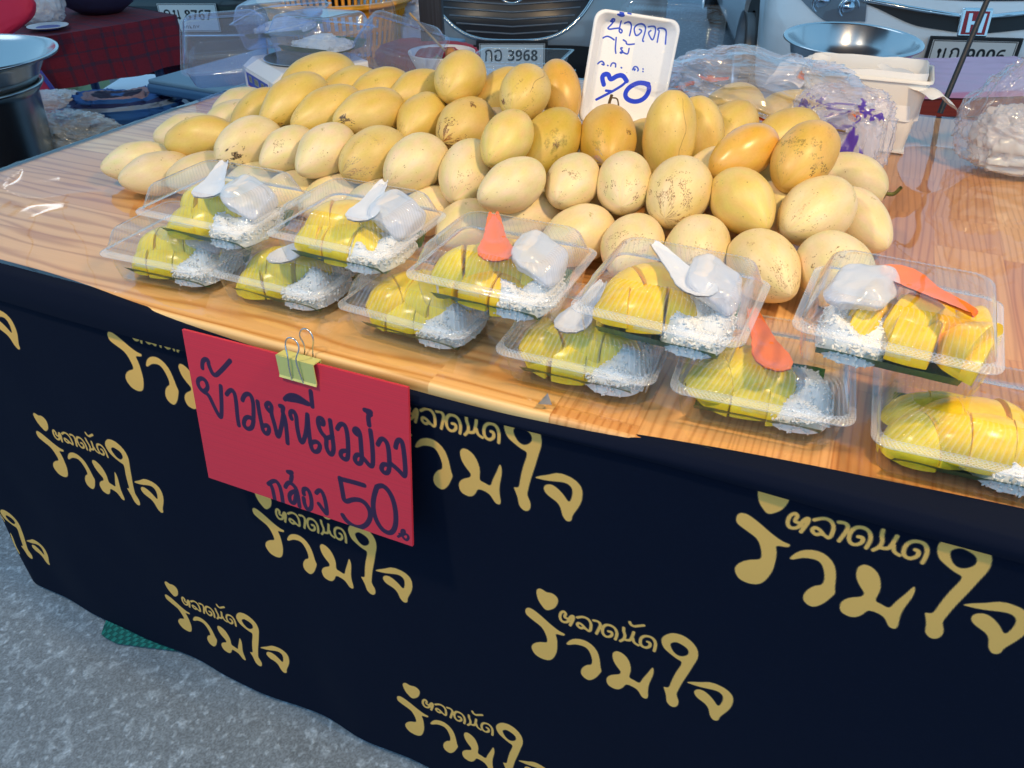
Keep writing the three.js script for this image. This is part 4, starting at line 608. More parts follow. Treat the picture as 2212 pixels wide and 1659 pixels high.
function riceBox(u, v, h, turn, tilt, label, open, rice) {
  const b = thing('food_box', label, 'food box', onTable(u, v, h), TABLE_TURN + turn); b.rotation.order = 'YXZ'; b.rotation.z = tilt[1]; b.rotation.x = tilt[0];
  part(b, 'tray', bigBase, stiff);
  const l = part(b, 'lid', bigLid, stiff); if (open) { l.position.set(0, 0.004, -0.093); l.rotation.x = open; l.geometry = bigLid.clone().translate(0, 0, 0.093); }
  part(b, 'hinge', box(0.15, 0.002, 0.008, 0, 0.001, -0.094), clear);
  if (rice) { b.updateMatrixWorld(); const r = solo('rice_portion', riceWide, riceMat, 'white sticky rice in the ' + rice, 'rice'); r.position.copy(b.localToWorld(V(0, -0.034, 0))); r.quaternion.copy(b.quaternion); const lf = solo('banana_leaf', leafShape, leafMat, 'green banana leaf under rice in the ' + rice, 'leaf'); lf.position.copy(b.localToWorld(V(0, -0.038, 0))); lf.quaternion.copy(b.quaternion); lf.scale.set(1.2, 1, 1.25); }
  return b;
}
const riceWide = riceShape(5, 0.07, 0.052, 0.026);
riceBox(0.22, 0.93, 0.126, -0.1, [0, 0.02], 'closed clear box of rice on the weighing scale, lower of two', 0, 'lower box on the scale');
riceBox(0.07, 0.99, 0.14, 0.25, [0.06, 0.1], 'closed clear box of rice leaning behind the scale', 0, 'box leaning behind the scale');
riceBox(-0.005, 0.87, 0.09, 0.62, [0.6, 0.05], 'empty clear box tipped over the table corner beside the scale', 0, null);
riceBox(0.36, 1.02, 0.085, 0.1, [0.4, -0.25], 'clear box with slanted lid between scale and foam bowl', 0, null);
{ // foam bowl with leftovers and a skewer
  const p = onTable(0.415, 1.12, 0.0), t = thing('foam_bowl', 'white foam bowl with leftover food behind the heap', 'bowl', p);
  part(t, 'bowl', lathe([[0, 0.012], [0.045, 0.012], [0.06, 0.03], [0.075, 0.062], [0.079, 0.064], [0.079, 0.061], [0.063, 0.028], [0.047, 0.002], [0, 0.002]]), phys({ color: rgb(0.8, 0.8, 0.8), roughness: 0.5 }));
  solo('food_scraps', sheet(30, 30, (a, b) => { const r = 0.062 * a, th = b * Math.PI * 2; return [r * Math.cos(th), 0.046 + 0.014 * noise(r * 60 * Math.cos(th), r * 60 * Math.sin(th), 3) - 0.008 * a, r * Math.sin(th)]; }, false), phys({ color: rgb(0.5, 0.36, 0.17), roughness: 0.5 }), 'brownish leftover food in the white foam bowl', 'food', p);
  const s = thing('wooden_skewer', 'thin wooden skewer with a morsel standing in the foam bowl', 'skewer', p);
  part(s, 'stick', bar([0.035, 0.045, 0.03], [-0.07, 0.145, -0.005], 0.0026, 8), matte(rgb(0.5, 0.3, 0.12), 0.6));
  part(s, 'morsel', crumpled(0.012, 0.014, 0.011, 2, 0.2, 24, 16, 0.7), matte(rgb(0.55, 0.22, 0.06), 0.4), [0.022, 0.062, 0.024]);
}

// ---------- behind the stall ----------
const steelBowl = phys({ color: rgb(0.58, 0.58, 0.59), roughness: 0.2, metalness: 1 }), darkMetal = matte(rgb(0.03, 0.033, 0.04), 0.5, { metalness: 0.4 });
{ // stacked steel basins on a stool at the open end of the table
  const p = [-1.27, 0, -1.83];
  const s = thing('stool', 'low plastic stool carrying the steel basins', 'stool', p);
  part(s, 'seat', box(0.34, 0.03, 0.34, 0, 0.425, 0, 0.01), matte(rgb(0.1, 0.25, 0.2), 0.5)); for (const x of [-0.14, 0.14]) for (const z of [-0.14, 0.14]) part(s, 'leg', bar([x, 0.41, z], [x * 1.15, 0, z * 1.15], 0.018), matte(rgb(0.1, 0.25, 0.2), 0.5));
  const a = thing('steel_basin', 'deep steel pot under the wide basin at the table end', 'pot', p);
  part(a, 'pot', lathe([[0, 0.443], [0.1, 0.443], [0.13, 0.47], [0.15, 0.6], [0.162, 0.765], [0.176, 0.782], [0.18, 0.788], [0.174, 0.791], [0.158, 0.782], [0.144, 0.6], [0.12, 0.475], [0, 0.45]], 80), phys({ color: rgb(0.42, 0.46, 0.46), roughness: 0.26, metalness: 1 }));
  const b = thing('steel_basin', 'wide steel basin with rolled rim stacked on the deep pot', 'basin', p);
  part(b, 'basin', lathe([[0, 0.728], [0.1, 0.73], [0.14, 0.75], [0.172, 0.8], [0.2, 0.842], [0.222, 0.856], [0.23, 0.858], [0.232, 0.853], [0.228, 0.849], [0.218, 0.85], [0.196, 0.836], [0.167, 0.79], [0.136, 0.744], [0, 0.722]], 96), steelBowl);
}
const plaid = pixelTexture(256, 256, (i, j) => { const f = (k) => { const q = k % 64; return q < 5 ? 0.75 : q < 9 ? 0.1 : q > 26 && q < 34 ? 0.5 : q > 46 && q < 49 ? 0.9 : 0; }, a = f(i), b = f(j + 20), n = (rnd() - 0.5) * 16, w = ((i + j) % 4 < 2) ? 0.8 : 0.2; const d = a * w + b * (1 - w); return [104 - d * 74 + n, 18 + d * 26 + n * 0.5, 44 + d * 26 + n * 0.6]; });
plaid.repeat.set(0.9, 0.9);
{ // table under a plaid cloth
  const dx = -0.595, dz = 0.804, t = thing('plaid_table', 'small table under a dark red plaid cloth behind the basins', 'table', [-1.186, 0, -2.968], Math.atan2(-dz, dx));
  // local +x runs along the near edge toward the basins, local -z... away from the stall
  const L = 0.95, W = 0.62, legm = matte(rgb(0.02, 0.05, 0.16), 0.4);
  const cloth = phys({ map: plaid, roughness: 0.9 });
  part(t, 'cloth_top', sheet(20, 14, (a, b) => [a * L, 0.75 + 0.002 * noise(a * 8, b * 8), b * W, a * L / 0.5, b * W / 0.5]), cloth);
  const drop = (f, len, seed) => sheet(60, 12, (a, b) => { const [x, z, nx, nz, q] = f(a); const o = 0.004 + 0.02 * b * (0.5 + noise(q * 9, b, seed)) + 0.012 * b * Math.sin(q * 34 + seed); return [x + nx * o, 0.75 - len * b * (1 + 0.08 * noise(q * 6, 3, seed)), z + nz * o, q / 0.5, b * len / 0.5]; });
  part(t, 'cloth_drop', drop((a) => [a * L, 0, 0, -1, a * L], 0.155, 1), cloth); part(t, 'cloth_drop', drop((a) => [0, a * W, -1, 0, a * W], 0.24, 5), cloth); part(t, 'cloth_drop', drop((a) => [a * L, W, 0, 1, a * L], 0.3, 8), cloth);
  part(t, 'tabletop', box(L - 0.02, 0.02, W - 0.02, L / 2, 0.737, W / 2), legm);
  for (const [x, z] of [[0.08, 0.06], [0.5, 0.06], [0.08, W - 0.06], [0.88, W - 0.06]]) { part(t, 'leg', bar([x, 0.73, z], [x, 0, z], 0.016), legm); }
  part(t, 'brace', bar([0.08, 0.52, 0.06], [0.3, 0.25, 0.06], 0.013), legm);
}
{ // on the plaid table
  const pot = thing('clay_pot', 'round dark blue pot standing on the plaid table', 'pot', [-1.47, 0.752, -3.02]);
  part(pot, 'body', lathe([[0, 0], [0.07, 0], [0.115, 0.03], [0.145, 0.09], [0.15, 0.15], [0.14, 0.2], [0.146, 0.215], [0.138, 0.218], [0.13, 0.2], [0.138, 0.15], [0.132, 0.09], [0.1, 0.035], [0, 0.012]], 64), matte(rgb(0.018, 0.022, 0.07), 0.55));
  solo('plastic_bag', crumpled(0.085, 0.075, 0.07, 41, 0.24, 90, 60, 0.75), filmOf(rgb(0.85, 0.88, 0.93), 0.55, 0.2), 'pale plastic bag slumped on the plaid table', 'plastic bag', [-1.585, 0.82, -2.81]);
  const d = thing('plate', 'small white plate with blue centre on the plaid table edge', 'plate', [-1.5, 0.752, -2.7]);
  part(d, 'rim', lathe([[0.035, 0.004], [0.06, 0.01], [0.062, 0.012], [0.058, 0.013], [0.035, 0.007]], 40), matte(rgb(0.7, 0.72, 0.76), 0.3)); part(d, 'centre', cyl(0.036, 0.036, 0.005, 0, 0.005, 0, 32), matte(rgb(0.02, 0.04, 0.35), 0.3));
}
{ // red canvas folding chair with blue piping
  const t = thing('folding_chair', 'red canvas folding chair with blue piping beside the plaid table', 'chair', [-1.4, 0, -2.35]);
  const red = matte(rgb(0.5, 0.012, 0.06), 0.75), blue = matte(rgb(0.05, 0.05, 0.32), 0.6);
  part(t, 'back_panel', sheet(16, 16, (a, b) => [-0.42 + 0.36 * a + 0.2 * (1 - b), 0.6 + 0.235 * b, 0.1 - 0.15 * b - 0.02 * Math.sin(Math.PI * a)]), red);
  part(t, 'piping', tube([[0.142, 0.6, 0.102], [0.04, 0.717, 0.026], [-0.06, 0.835, -0.05]], 0.006, 20, 8), blue);
  part(t, 'head_pillow', crumpled(0.1, 0.075, 0.025, 51, 0.05, 50, 30, 0.6), red, [-0.04, 0.875, -0.02], [-0.3, 0, 0.5]);
  part(t, 'seat', sheet(10, 10, (a, b) => [-0.3 + 0.42 * a, 0.6 - 0.03 * Math.sin(Math.PI * a), 0.1 + 0.1 * b]), red);
  for (const [a, b] of [[[0.12, 0.6, 0.1], [0.0, 0, -0.16]], [[0.12, 0.6, 0.2], [0.0, 0, -0.02]], [[-0.3, 0.6, 0.2], [-0.2, 0, -0.02]], [[-0.06, 0.835, -0.06], [-0.1, 0, -0.36]]]) part(t, 'leg', bar(a, [b[0], 0, b[2] + 0.3], 0.011), darkMetal);
}
{ // things heaped at the table end
  const s = thing('low_bench', 'low dark bench heaped with bags and cloth beside the stall', 'bench', [-1.12, 0, -2.18], 0.3);
  part(s, 'seat', box(0.5, 0.03, 0.42, 0, 0.555, 0, 0.008), darkMetal); for (const x of [-0.22, 0.22]) for (const z of [-0.18, 0.18]) part(s, 'leg', bar([x, 0.545, z], [x, 0, z], 0.014), darkMetal);
  const str = pixelTexture(8, 128, (i, j) => { const k = Math.floor(j / 9) % 7; return [[28, 84, 150], [28, 84, 150], [120, 140, 165], [22, 40, 90], [28, 84, 150], [140, 120, 130], [24, 30, 60]][k]; });
  solo('striped_cloth', crumpled(0.15, 0.055, 0.1, 61, 0.3, 90, 60, 0.7), phys({ map: str, roughness: 0.9 }), 'crumpled blue striped cloth on the low bench', 'cloth', [-1.09, 0.625, -2.2], 0.3);
  solo('pink_cloth', crumpled(0.035, 0.03, 0.035, 63, 0.2, 30, 20, 0.7), matte(rgb(0.5, 0.06, 0.2), 0.8), 'bright pink cloth corner beside the striped cloth', 'cloth', [-0.96, 0.6, -2.08]);
  solo('plastic_bag', crumpled(0.1, 0.05, 0.08, 71, 0.24, 90, 60, 0.75), filmOf(rgb(0.9, 0.92, 0.96), 0.5, 0.22), 'whitish plastic bag on the low bench next to the striped cloth', 'plastic bag', [-1.29, 0.63, -2.2], 0.2);
  solo('plastic_bag', crumpled(0.12, 0.055, 0.08, 75, 0.28, 100, 70, 0.7), filmOf(rgb(0.88, 0.93, 0.95), 0.82, 0.14), 'crumpled clear bag between the basins and the table end', 'plastic bag', [-1.13, 0.625, -1.985], -0.3);
}
{ // foam ice box and crate on the ground beyond
  const t = thing('foam_icebox', 'white foam icebox on the ground behind the plaid table', 'icebox', [-1.45, 0, -3.45], 0.02);
  const m = matte(rgb(0.66, 0.72, 0.8), 0.6); part(t, 'body', box(0.5, 0.36, 0.34, 0, 0.18, 0, 0.015), m); part(t, 'lid', box(0.52, 0.05, 0.36, 0, 0.387, 0, 0.012), m);
  part(t, 'sticker', box(0.1, 0.08, 0.002, -0.06, 0.33, 0.176), matte(rgb(0.55, 0.45, 0.5), 0.5));
  solo('plastic_crate', [box(0.3, 0.42, 0.3, 0, 0.21, 0, 0.02), box(0.32, 0.03, 0.32, 0, 0.42, 0, 0.008), box(0.32, 0.03, 0.32, 0, 0.26, 0, 0.008)], matte(rgb(0.45, 0.52, 0.28), 0.6), 'pale green plastic crate seen past the plaid cloth', 'crate', [-1.97, 0, -3.5]);
}
{ // blue folding table, basket, bottle
  const N = V(-0.547, 0, -1.955), ang = Math.atan2(0.604, 0.313); // +x local runs from the near corner to the far right corner
  const t = thing('folding_table', 'blue topped folding table behind the weighing scale', 'table', N, ang);
  const top = matte(rgb(0.11, 0.22, 0.34), 0.45), edge = matte(rgb(0.03, 0.11, 0.26), 0.4), L = 0.86, W = 0.5;
  part(t, 'tabletop', new RoundedBoxGeometry(L, 0.012, W, 3, 0.005).translate(L / 2, 0.714, -W / 2), top);
  part(t, 'rim', new RoundedBoxGeometry(L + 0.012, 0.028, W + 0.012, 3, 0.01).translate(L / 2, 0.696, -W / 2), edge);
  for (const [x, z] of [[0.06, -0.05], [L - 0.06, -0.05], [0.06, -W + 0.05], [L - 0.06, -W + 0.05]]) part(t, 'leg', bar([x, 0.685, z], [L / 2 + (L / 2 - x) * 0.9, 0, z], 0.012), edge);
  const o = matte(rgb(0.9, 0.36, 0.012), 0.4), b = thing('plastic_basket', 'orange slatted plastic basket on the blue folding table', 'basket', [-0.475, 0.722, -2.3]);
  const R0 = 0.15, R1 = 0.187, Hb = 0.185, rad = (y) => lerp(R0, R1, y / Hb);
  part(b, 'base', cyl(R0, R0, 0.006, 0, 0.004, 0, 48), o);
  part(b, 'rim', lathe([[R1 - 0.004, Hb - 0.022], [R1 + 0.003, Hb - 0.022], [R1 + 0.004, Hb - 0.006], [R1 + 0.019, Hb - 0.008], [R1 + 0.022, Hb - 0.002], [R1 + 0.018, Hb + 0.004], [R1, Hb + 0.004], [R1 - 0.004, Hb - 0.002], [R1 - 0.004, Hb - 0.022]], 72), o);
  for (const [y0, y1] of [[0.004, 0.03], [0.072, 0.084], [0.118, 0.128]]) part(b, 'band', lathe([[rad(y0), y0], [rad(y1), y1], [rad(y1) - 0.004, y1], [rad(y0) - 0.004, y0], [rad(y0), y0]], 72), o);
  const sl = []; for (let k = 0; k < 60; k++) { const a = k / 60 * Math.PI * 2, c = Math.cos(a), s = Math.sin(a); sl.push(bar([c * (R0 - 0.001), 0.01, s * (R0 - 0.001)], [c * (R1 - 0.002), Hb - 0.014, s * (R1 - 0.002)], 0.0052, 6)); }
  part(b, 'slatted_wall', sl, o);
  solo('plastic_bag', crumpled(0.12, 0.05, 0.11, 81, 0.25, 70, 50, 0.75), filmOf(rgb(0.8, 0.83, 0.92), 0.4, 0.25), 'pale plastic bag lying inside the orange basket', 'plastic bag', [-0.475, 0.8, -2.3]);
  solo('plastic_bag', crumpled(0.06, 0.095, 0.06, 85, 0.25, 70, 50, 0.75), filmOf(rgb(0.82, 0.84, 0.92), 0.6, 0.2), 'pale plastic bag beside the orange basket', 'plastic bag', [-0.262, 0.8, -2.33]);
  const bt = thing('water_bottle', 'clear plastic water bottle standing before the orange basket', 'bottle', onTable(0.26, 1.12, 0.0));
  part(bt, 'bottle', lathe([[0, 0.002], [0.03, 0.002], [0.033, 0.01], [0.033, 0.12], [0.03, 0.15], [0.016, 0.185], [0.0135, 0.19], [0.0135, 0.205], [0, 0.205]], 40), filmOf(rgb(0.9, 0.94, 1), 1, 0.04)); part(bt, 'cap_ring', lathe([[0.014, 0.188], [0.0165, 0.188], [0.0165, 0.194], [0.014, 0.194], [0.014, 0.188]], 32), matte(rgb(0.12, 0.16, 0.6), 0.4));
}
{ // canopy post, red cloth, pink stool
  const t = thing('canopy_post', 'dark weathered square post standing behind the heap', 'post', [-0.186, 0, -2.09]);
  const pm = phys({ map: pixelTexture(64, 256, (i, j) => { const n = fbm(i * 0.2, j * 0.02, 3, 3) * 40; return [34 + n, 38 + n, 48 + n]; }), roughness: 0.7 });
  part(t, 'upright', box(0.056, 2.5, 0.056, 0, 1.25, 0, 0.004), pm); part(t, 'foot_plate', box(0.16, 0.012, 0.16, 0, 0.006, 0), pm);
  t.rotation.z = 0.015;
  const s = thing('pink_stool', 'round pink plastic stool behind the dark post', 'stool', [-0.27, 0, -2.8]);
  const pk = matte(rgb(0.6, 0.2, 0.36), 0.45); part(s, 'seat', lathe([[0, 0.67], [0.12, 0.67], [0.15, 0.66], [0.16, 0.63], [0.155, 0.63], [0.14, 0.652], [0, 0.66]], 48), pk); for (const a of [0.6, 2.2, 3.8, 5.4]) part(s, 'leg', bar([Math.cos(a) * 0.12, 0.655, Math.sin(a) * 0.12], [Math.cos(a) * 0.17, 0, Math.sin(a) * 0.17], 0.018), pk);
  solo('red_cloth', crumpled(0.12, 0.03, 0.09, 91, 0.15, 50, 30, 0.6), matte(rgb(0.42, 0.012, 0.03), 0.7), 'dark red cloth lying by the foam bowl at the table back', 'cloth', onTable(0.33, 1.2, 0.03), TABLE_TURN);
}
{ // red wooden bench under pink plastic, steel bowl, thin black rod
  const t = thing('wooden_bench', 'red varnished wooden bench with pink plastic sheet on top', 'bench', [1.62, 0, -2.76], 0.1);
  const wd = phys({ map: pixelTexture(128, 128, (i, j) => { const n = fbm(i * 0.03, j * 0.3, 2, 3) * 36; return [142 + n, 44 + n * 0.7, 18 + n * 0.4]; }), roughness: 0.3 });
  [0.555, 0.495, 0.435, 0.375].forEach((y, k) => part(t, 'board', box(0.86, 0.054, 0.02 + (k % 2) * 0.004, -0.05, y, 0.222, 0.003), wd));
  for (const x of [-0.46, 0.34]) for (const z of [-0.2, 0.2]) part(t, 'leg', box(0.04, 0.58, 0.04, x, 0.29, z), wd);
  part(t, 'seat', box(0.88, 0.02, 0.46, -0.05, 0.59, 0), wd);
  part(t, 'plastic_sheet', sheet(60, 40, (a, b) => { const x = lerp(-0.5, 0.26, a), z = lerp(0.246, -0.236, b); return [x, 0.603 + 0.002 * noise(x * 16, z * 22, 4) - (b < 0.02 ? 0.012 : 0), z]; }), phys({ color: rgb(0.62, 0.25, 0.38), roughness: 0.22 }));
  const b = thing('steel_bowl', 'wide shallow steel mixing bowl on the pink covered bench', 'bowl', [1.1, 0.604, -2.68]);
  part(b, 'bowl', lathe([[0, 0.0], [0.11, 0.0], [0.155, 0.02], [0.182, 0.07], [0.195, 0.12], [0.211, 0.123], [0.216, 0.121], [0.214, 0.126], [0.207, 0.128], [0.191, 0.124], [0.177, 0.07], [0.151, 0.024], [0.11, 0.006], [0, 0.006]], 96), steelBowl);
  b.rotation.x = 0.06;
  solo('thin_rod', bar([0.888, 0.785, -1.63], [1.34, 2.45, -2.1], 0.0055, 12), darkMetal, 'thin black canopy rod leaning up from the table back', 'rod');
}

// ---------- parked cars ----------
function makeCar(o) {
  const t = thing('parked_car', o.label, 'car', o.at, o.turn), n = o.n ?? 2.6, d = o.round ?? 0.5;
  const zf = o.loops.map((q) => [q[0], q[1]]), hw = o.loops.map((q) => [q[0], q[2]]);
  const lin = (p, y) => { if (y <= p[0][0]) return p[0][1]; for (let i = 1; i < p.length; i++) if (y <= p[i][0]) return lerp(p[i - 1][1], p[i][1], (y - p[i - 1][0]) / (p[i][0] - p[i - 1][0])); return p[p.length - 1][1]; };
  const front = (x, y) => { const k = Math.min(1, Math.abs(x) / lin(hw, y)); return lin(zf, y) - d * (1 - Math.pow(Math.max(0, 1 - Math.pow(k, n)), 1 / n)); };
  const ring = ([y, f, w, b], N) => { const P = []; const M = 40; for (let i = 0; i <= M; i++) { const a = (i / M - 0.5) * Math.PI; P.push([Math.sign(Math.sin(a)) * Math.pow(Math.abs(Math.sin(a)), 2 / n) * w, y, f - d * (1 - Math.pow(Math.max(0, Math.cos(a)), 2 / n))]); } for (let i = 1; i < 20; i++) P.push([w, y, lerp(f - d, b + d, i / 20)]); for (let i = 0; i <= M; i++) { const a = (0.5 - i / M) * Math.PI; P.push([Math.sign(Math.sin(a)) * Math.pow(Math.abs(Math.sin(a)), 2 / n) * w, y, b + d * (1 - Math.pow(Math.max(0, Math.cos(a)), 2 / n))]); } for (let i = 1; i < 20; i++) P.push([-w, y, lerp(b + d, f - d, i / 20)]); P.push(P[0]); return P; };
  const dense = []; o.loops.forEach((q, i) => { if (i) for (const s of [0.33, 0.67]) dense.push(q.map((v, k) => lerp(o.loops[i - 1][k], v, s))); dense.push(q); });
  const first = dense[0], last = dense[dense.length - 1], mid = (q) => [q[0], (q[1] + q[3]) / 2 + d * 1.01, 0.001, (q[1] + q[3]) / 2 - d * 1.01];
  const rings = [mid(first), ...dense, mid(last)].map((q) => ring(q));
  const N = rings[0].length - 1;
  let body = sheet(N, rings.length - 1, (a, b) => rings[Math.round(b * (rings.length - 1))][Math.round(a * N)], true);
  const paint = phys({ color: o.paint, roughness: 0.32, metalness: o.metal ?? 0, clearcoat: 1, clearcoatRoughness: 0.04 }), black = matte(rgb(0.012, 0.012, 0.014), 0.5), chrome = phys({ color: rgb(0.75, 0.76, 0.78), roughness: 0.1, metalness: 1 });
  const W = o.wheel; // [radius, front z, rear z]
  if (W) {
    const ev = new Evaluator(); ev.attributes = ['position', 'normal', 'uv']; let br = new Brush(body); br.updateMatrixWorld();
    for (const z of [W[1], W[2]]) { const c = new Brush(new THREE.CylinderGeometry(W[0] + 0.05, W[0] + 0.05, 3, 48).rotateZ(Math.PI / 2)); c.position.set(0, W[0] + 0.01, z); c.updateMatrixWorld(); const L = 0.3; const cutter = new Brush(mergeGeometries([-1, 1].map((s) => plain(new THREE.CylinderGeometry(W[0] + 0.05, W[0] + 0.05, L, 48).rotateZ(Math.PI / 2).translate(s * (o.half ?? 0.88), 0, 0))))); cutter.position.copy(c.position); cutter.updateMatrixWorld(); br = ev.evaluate(br, cutter, SUBTRACTION); br.updateMatrixWorld(); }
    body = br.geometry;
    const tyre = lathe([[W[0] * 0.66, -0.09], [W[0] * 0.92, -0.095], [W[0], -0.075], [W[0], 0.075], [W[0] * 0.92, 0.095], [W[0] * 0.66, 0.09]], 48).rotateZ(Math.PI / 2), rimg = [lathe([[W[0] * 0.66, -0.085], [W[0] * 0.62, -0.07], [W[0] * 0.62, 0.07], [W[0] * 0.66, 0.085]], 40).rotateZ(Math.PI / 2)];
    for (let k = 0; k < 5; k++) rimg.push(box(0.03, W[0] * 0.64, 0.07, 0, W[0] * 0.32, 0, 0.008).rotateX(k * Math.PI * 0.4)); rimg.push(cyl(0.05, 0.05, 0.04, 0, 0, 0).rotateZ(Math.PI / 2));
    const rimMerged = mergeGeometries(rimg.map(plain)), back = cyl(W[0] * 0.64, W[0] * 0.64, 0.02, 0, 0, 0, 40).rotateZ(Math.PI / 2);
    for (const s of [-1, 1]) for (const z of [W[1], W[2]]) { const w = part(t, 'wheel', back, black, [s * ((o.half ?? 0.88) - 0.12), W[0] + 0.004, z]); part(w, 'tyre', tyre, matte(rgb(0.015, 0.015, 0.016), 0.75), [s * 0.01, 0, 0]); part(w, 'rim', rimMerged, phys({ color: rgb(0.5, 0.51, 0.53), roughness: 0.3, metalness: 0.9 }), [s * 0.07, 0, 0]); }
    part(t, 'floor_pan', box(1.3, 0.1, 3.6, 0, 0.26, -2.1), black);
  }
  part(t, 'body', body, paint);
  const patch = (name, x0, x1, lo, hi, off, m, nx = 40, ny = 8) => part(t, name, sheet(nx, ny, (a, b) => { const x = lerp(x0, x1, a), l = lo(x), h = hi(x), y = lerp(l, h, b); return [x, y, front(x, y) + off]; }), m);
  const rod = (name, x0, x1, f, r, off, m, k = 24) => part(t, name, tube(Array.from({ length: k + 1 }, (_, i) => { const x = lerp(x0, x1, i / k), y = f(x); return [x, y, front(x, y) + off]; }), r, k * 2, 8), m);
  if (o.cabin) part(t, 'window_band', sheet(N, 4, (a, b) => { const q = ring([lerp(o.cabin[0], o.cabin[1], b), ...[zf, hw, o.loops.map((z) => [z[0], z[3]])].map((p) => lin(p, lerp(o.cabin[0], o.cabin[1], b)))])[Math.round(a * N)]; return [q[0] * 1.006, q[1], q[2] * 1.002 + 0.004]; }, true), phys({ color: rgb(0.01, 0.012, 0.015), roughness: 0.06 }));
  o.detail({ t, front, patch, rod, paint, black, chrome });
  return t;
}
function plateMap(thai, digits, sub) {
  return canvasTexture(340, 150, (x, w, h) => {
    x.fillStyle = '#dcdedd'; x.fillRect(0, 0, w, h); x.strokeStyle = '#2a2b2c'; x.lineWidth = 3; x.strokeRect(5, 5, w - 10, h - 10);
    x.fillStyle = '#17181a'; x.font = 'bold 74px sans-serif'; x.textBaseline = 'alphabetic'; x.save(); x.translate(146, 86); x.scale(0.98, 1); x.fillText(digits, 0, 0); x.restore();
    x.strokeStyle = '#17181a'; x.lineWidth = 8; x.lineCap = 'round'; x.lineJoin = 'round'; for (const s of thai) { inkPath(x, s, 1, 1, 30, 32); x.stroke(); }
    x.lineWidth = 3.5; for (const s of sub) { inkPath(x, s, 1, 1, 120, 112); x.stroke(); }
  });
}
const KO = [[4, 54], [4, 22], [12, 8], [4, 6]], GLYPH = { // simple strokes in a 54 px box
  ko: (x) => [[[x + 4, 54], [x + 4, 26], [x + 9, 20], [x + 2, 12], [x + 12, 3], [x + 26, 3], [x + 34, 12], [x + 34, 54]]],
  o: (x) => [[[x + 10, 28], [x + 3, 30], [x + 5, 38], [x + 12, 36], [x + 6, 38], [x + 5, 50], [x + 14, 53], [x + 30, 53], [x + 36, 44], [x + 36, 14], [x + 28, 3], [x + 14, 3], [x + 4, 10]]],
  kho: (x) => [[[x + 4, 16], [x + 10, 20], [x + 13, 12], [x + 6, 6], [x + 2, 14], [x + 10, 26], [x + 8, 44], [x + 10, 53], [x + 26, 53], [x + 30, 44], [x + 30, 5]]],
  no: (x) => [[[x + 4, 10], [x + 12, 12], [x + 12, 5], [x + 5, 5], [x + 10, 16], [x + 10, 53], [x + 26, 40], [x + 32, 50], [x + 38, 44], [x + 32, 40], [x + 32, 5]]],
};
const subMarks = [[[0, 18], [8, 4], [14, 18]], [[22, 18], [22, 6], [34, 6], [34, 18]], [[42, 6], [50, 12], [42, 18], [54, 18]], [[64, 18], [64, 4], [76, 6], [76, 18]], [[84, 4], [90, 18], [98, 4]]];
function plate(c, x, y, z, map, framed) {
  const m = part(c.t, 'number_plate', box(0.34, 0.15, 0.004), [0, 1, 2, 3, 4, 5].map((k) => k === 4 ? phys({ map, roughness: 0.35 }) : c.black), [x, y, z]);
  if (framed) { const f = part(m, 'plate_frame', [box(0.37, 0.014, 0.012, 0, 0.081, 0, 0.003), box(0.37, 0.014, 0.012, 0, -0.081, 0, 0.003), box(0.014, 0.15, 0.012, -0.178, 0, 0, 0.003), box(0.014, 0.15, 0.012, 0.178, 0, 0, 0.003)], c.black); }
  return m;
}
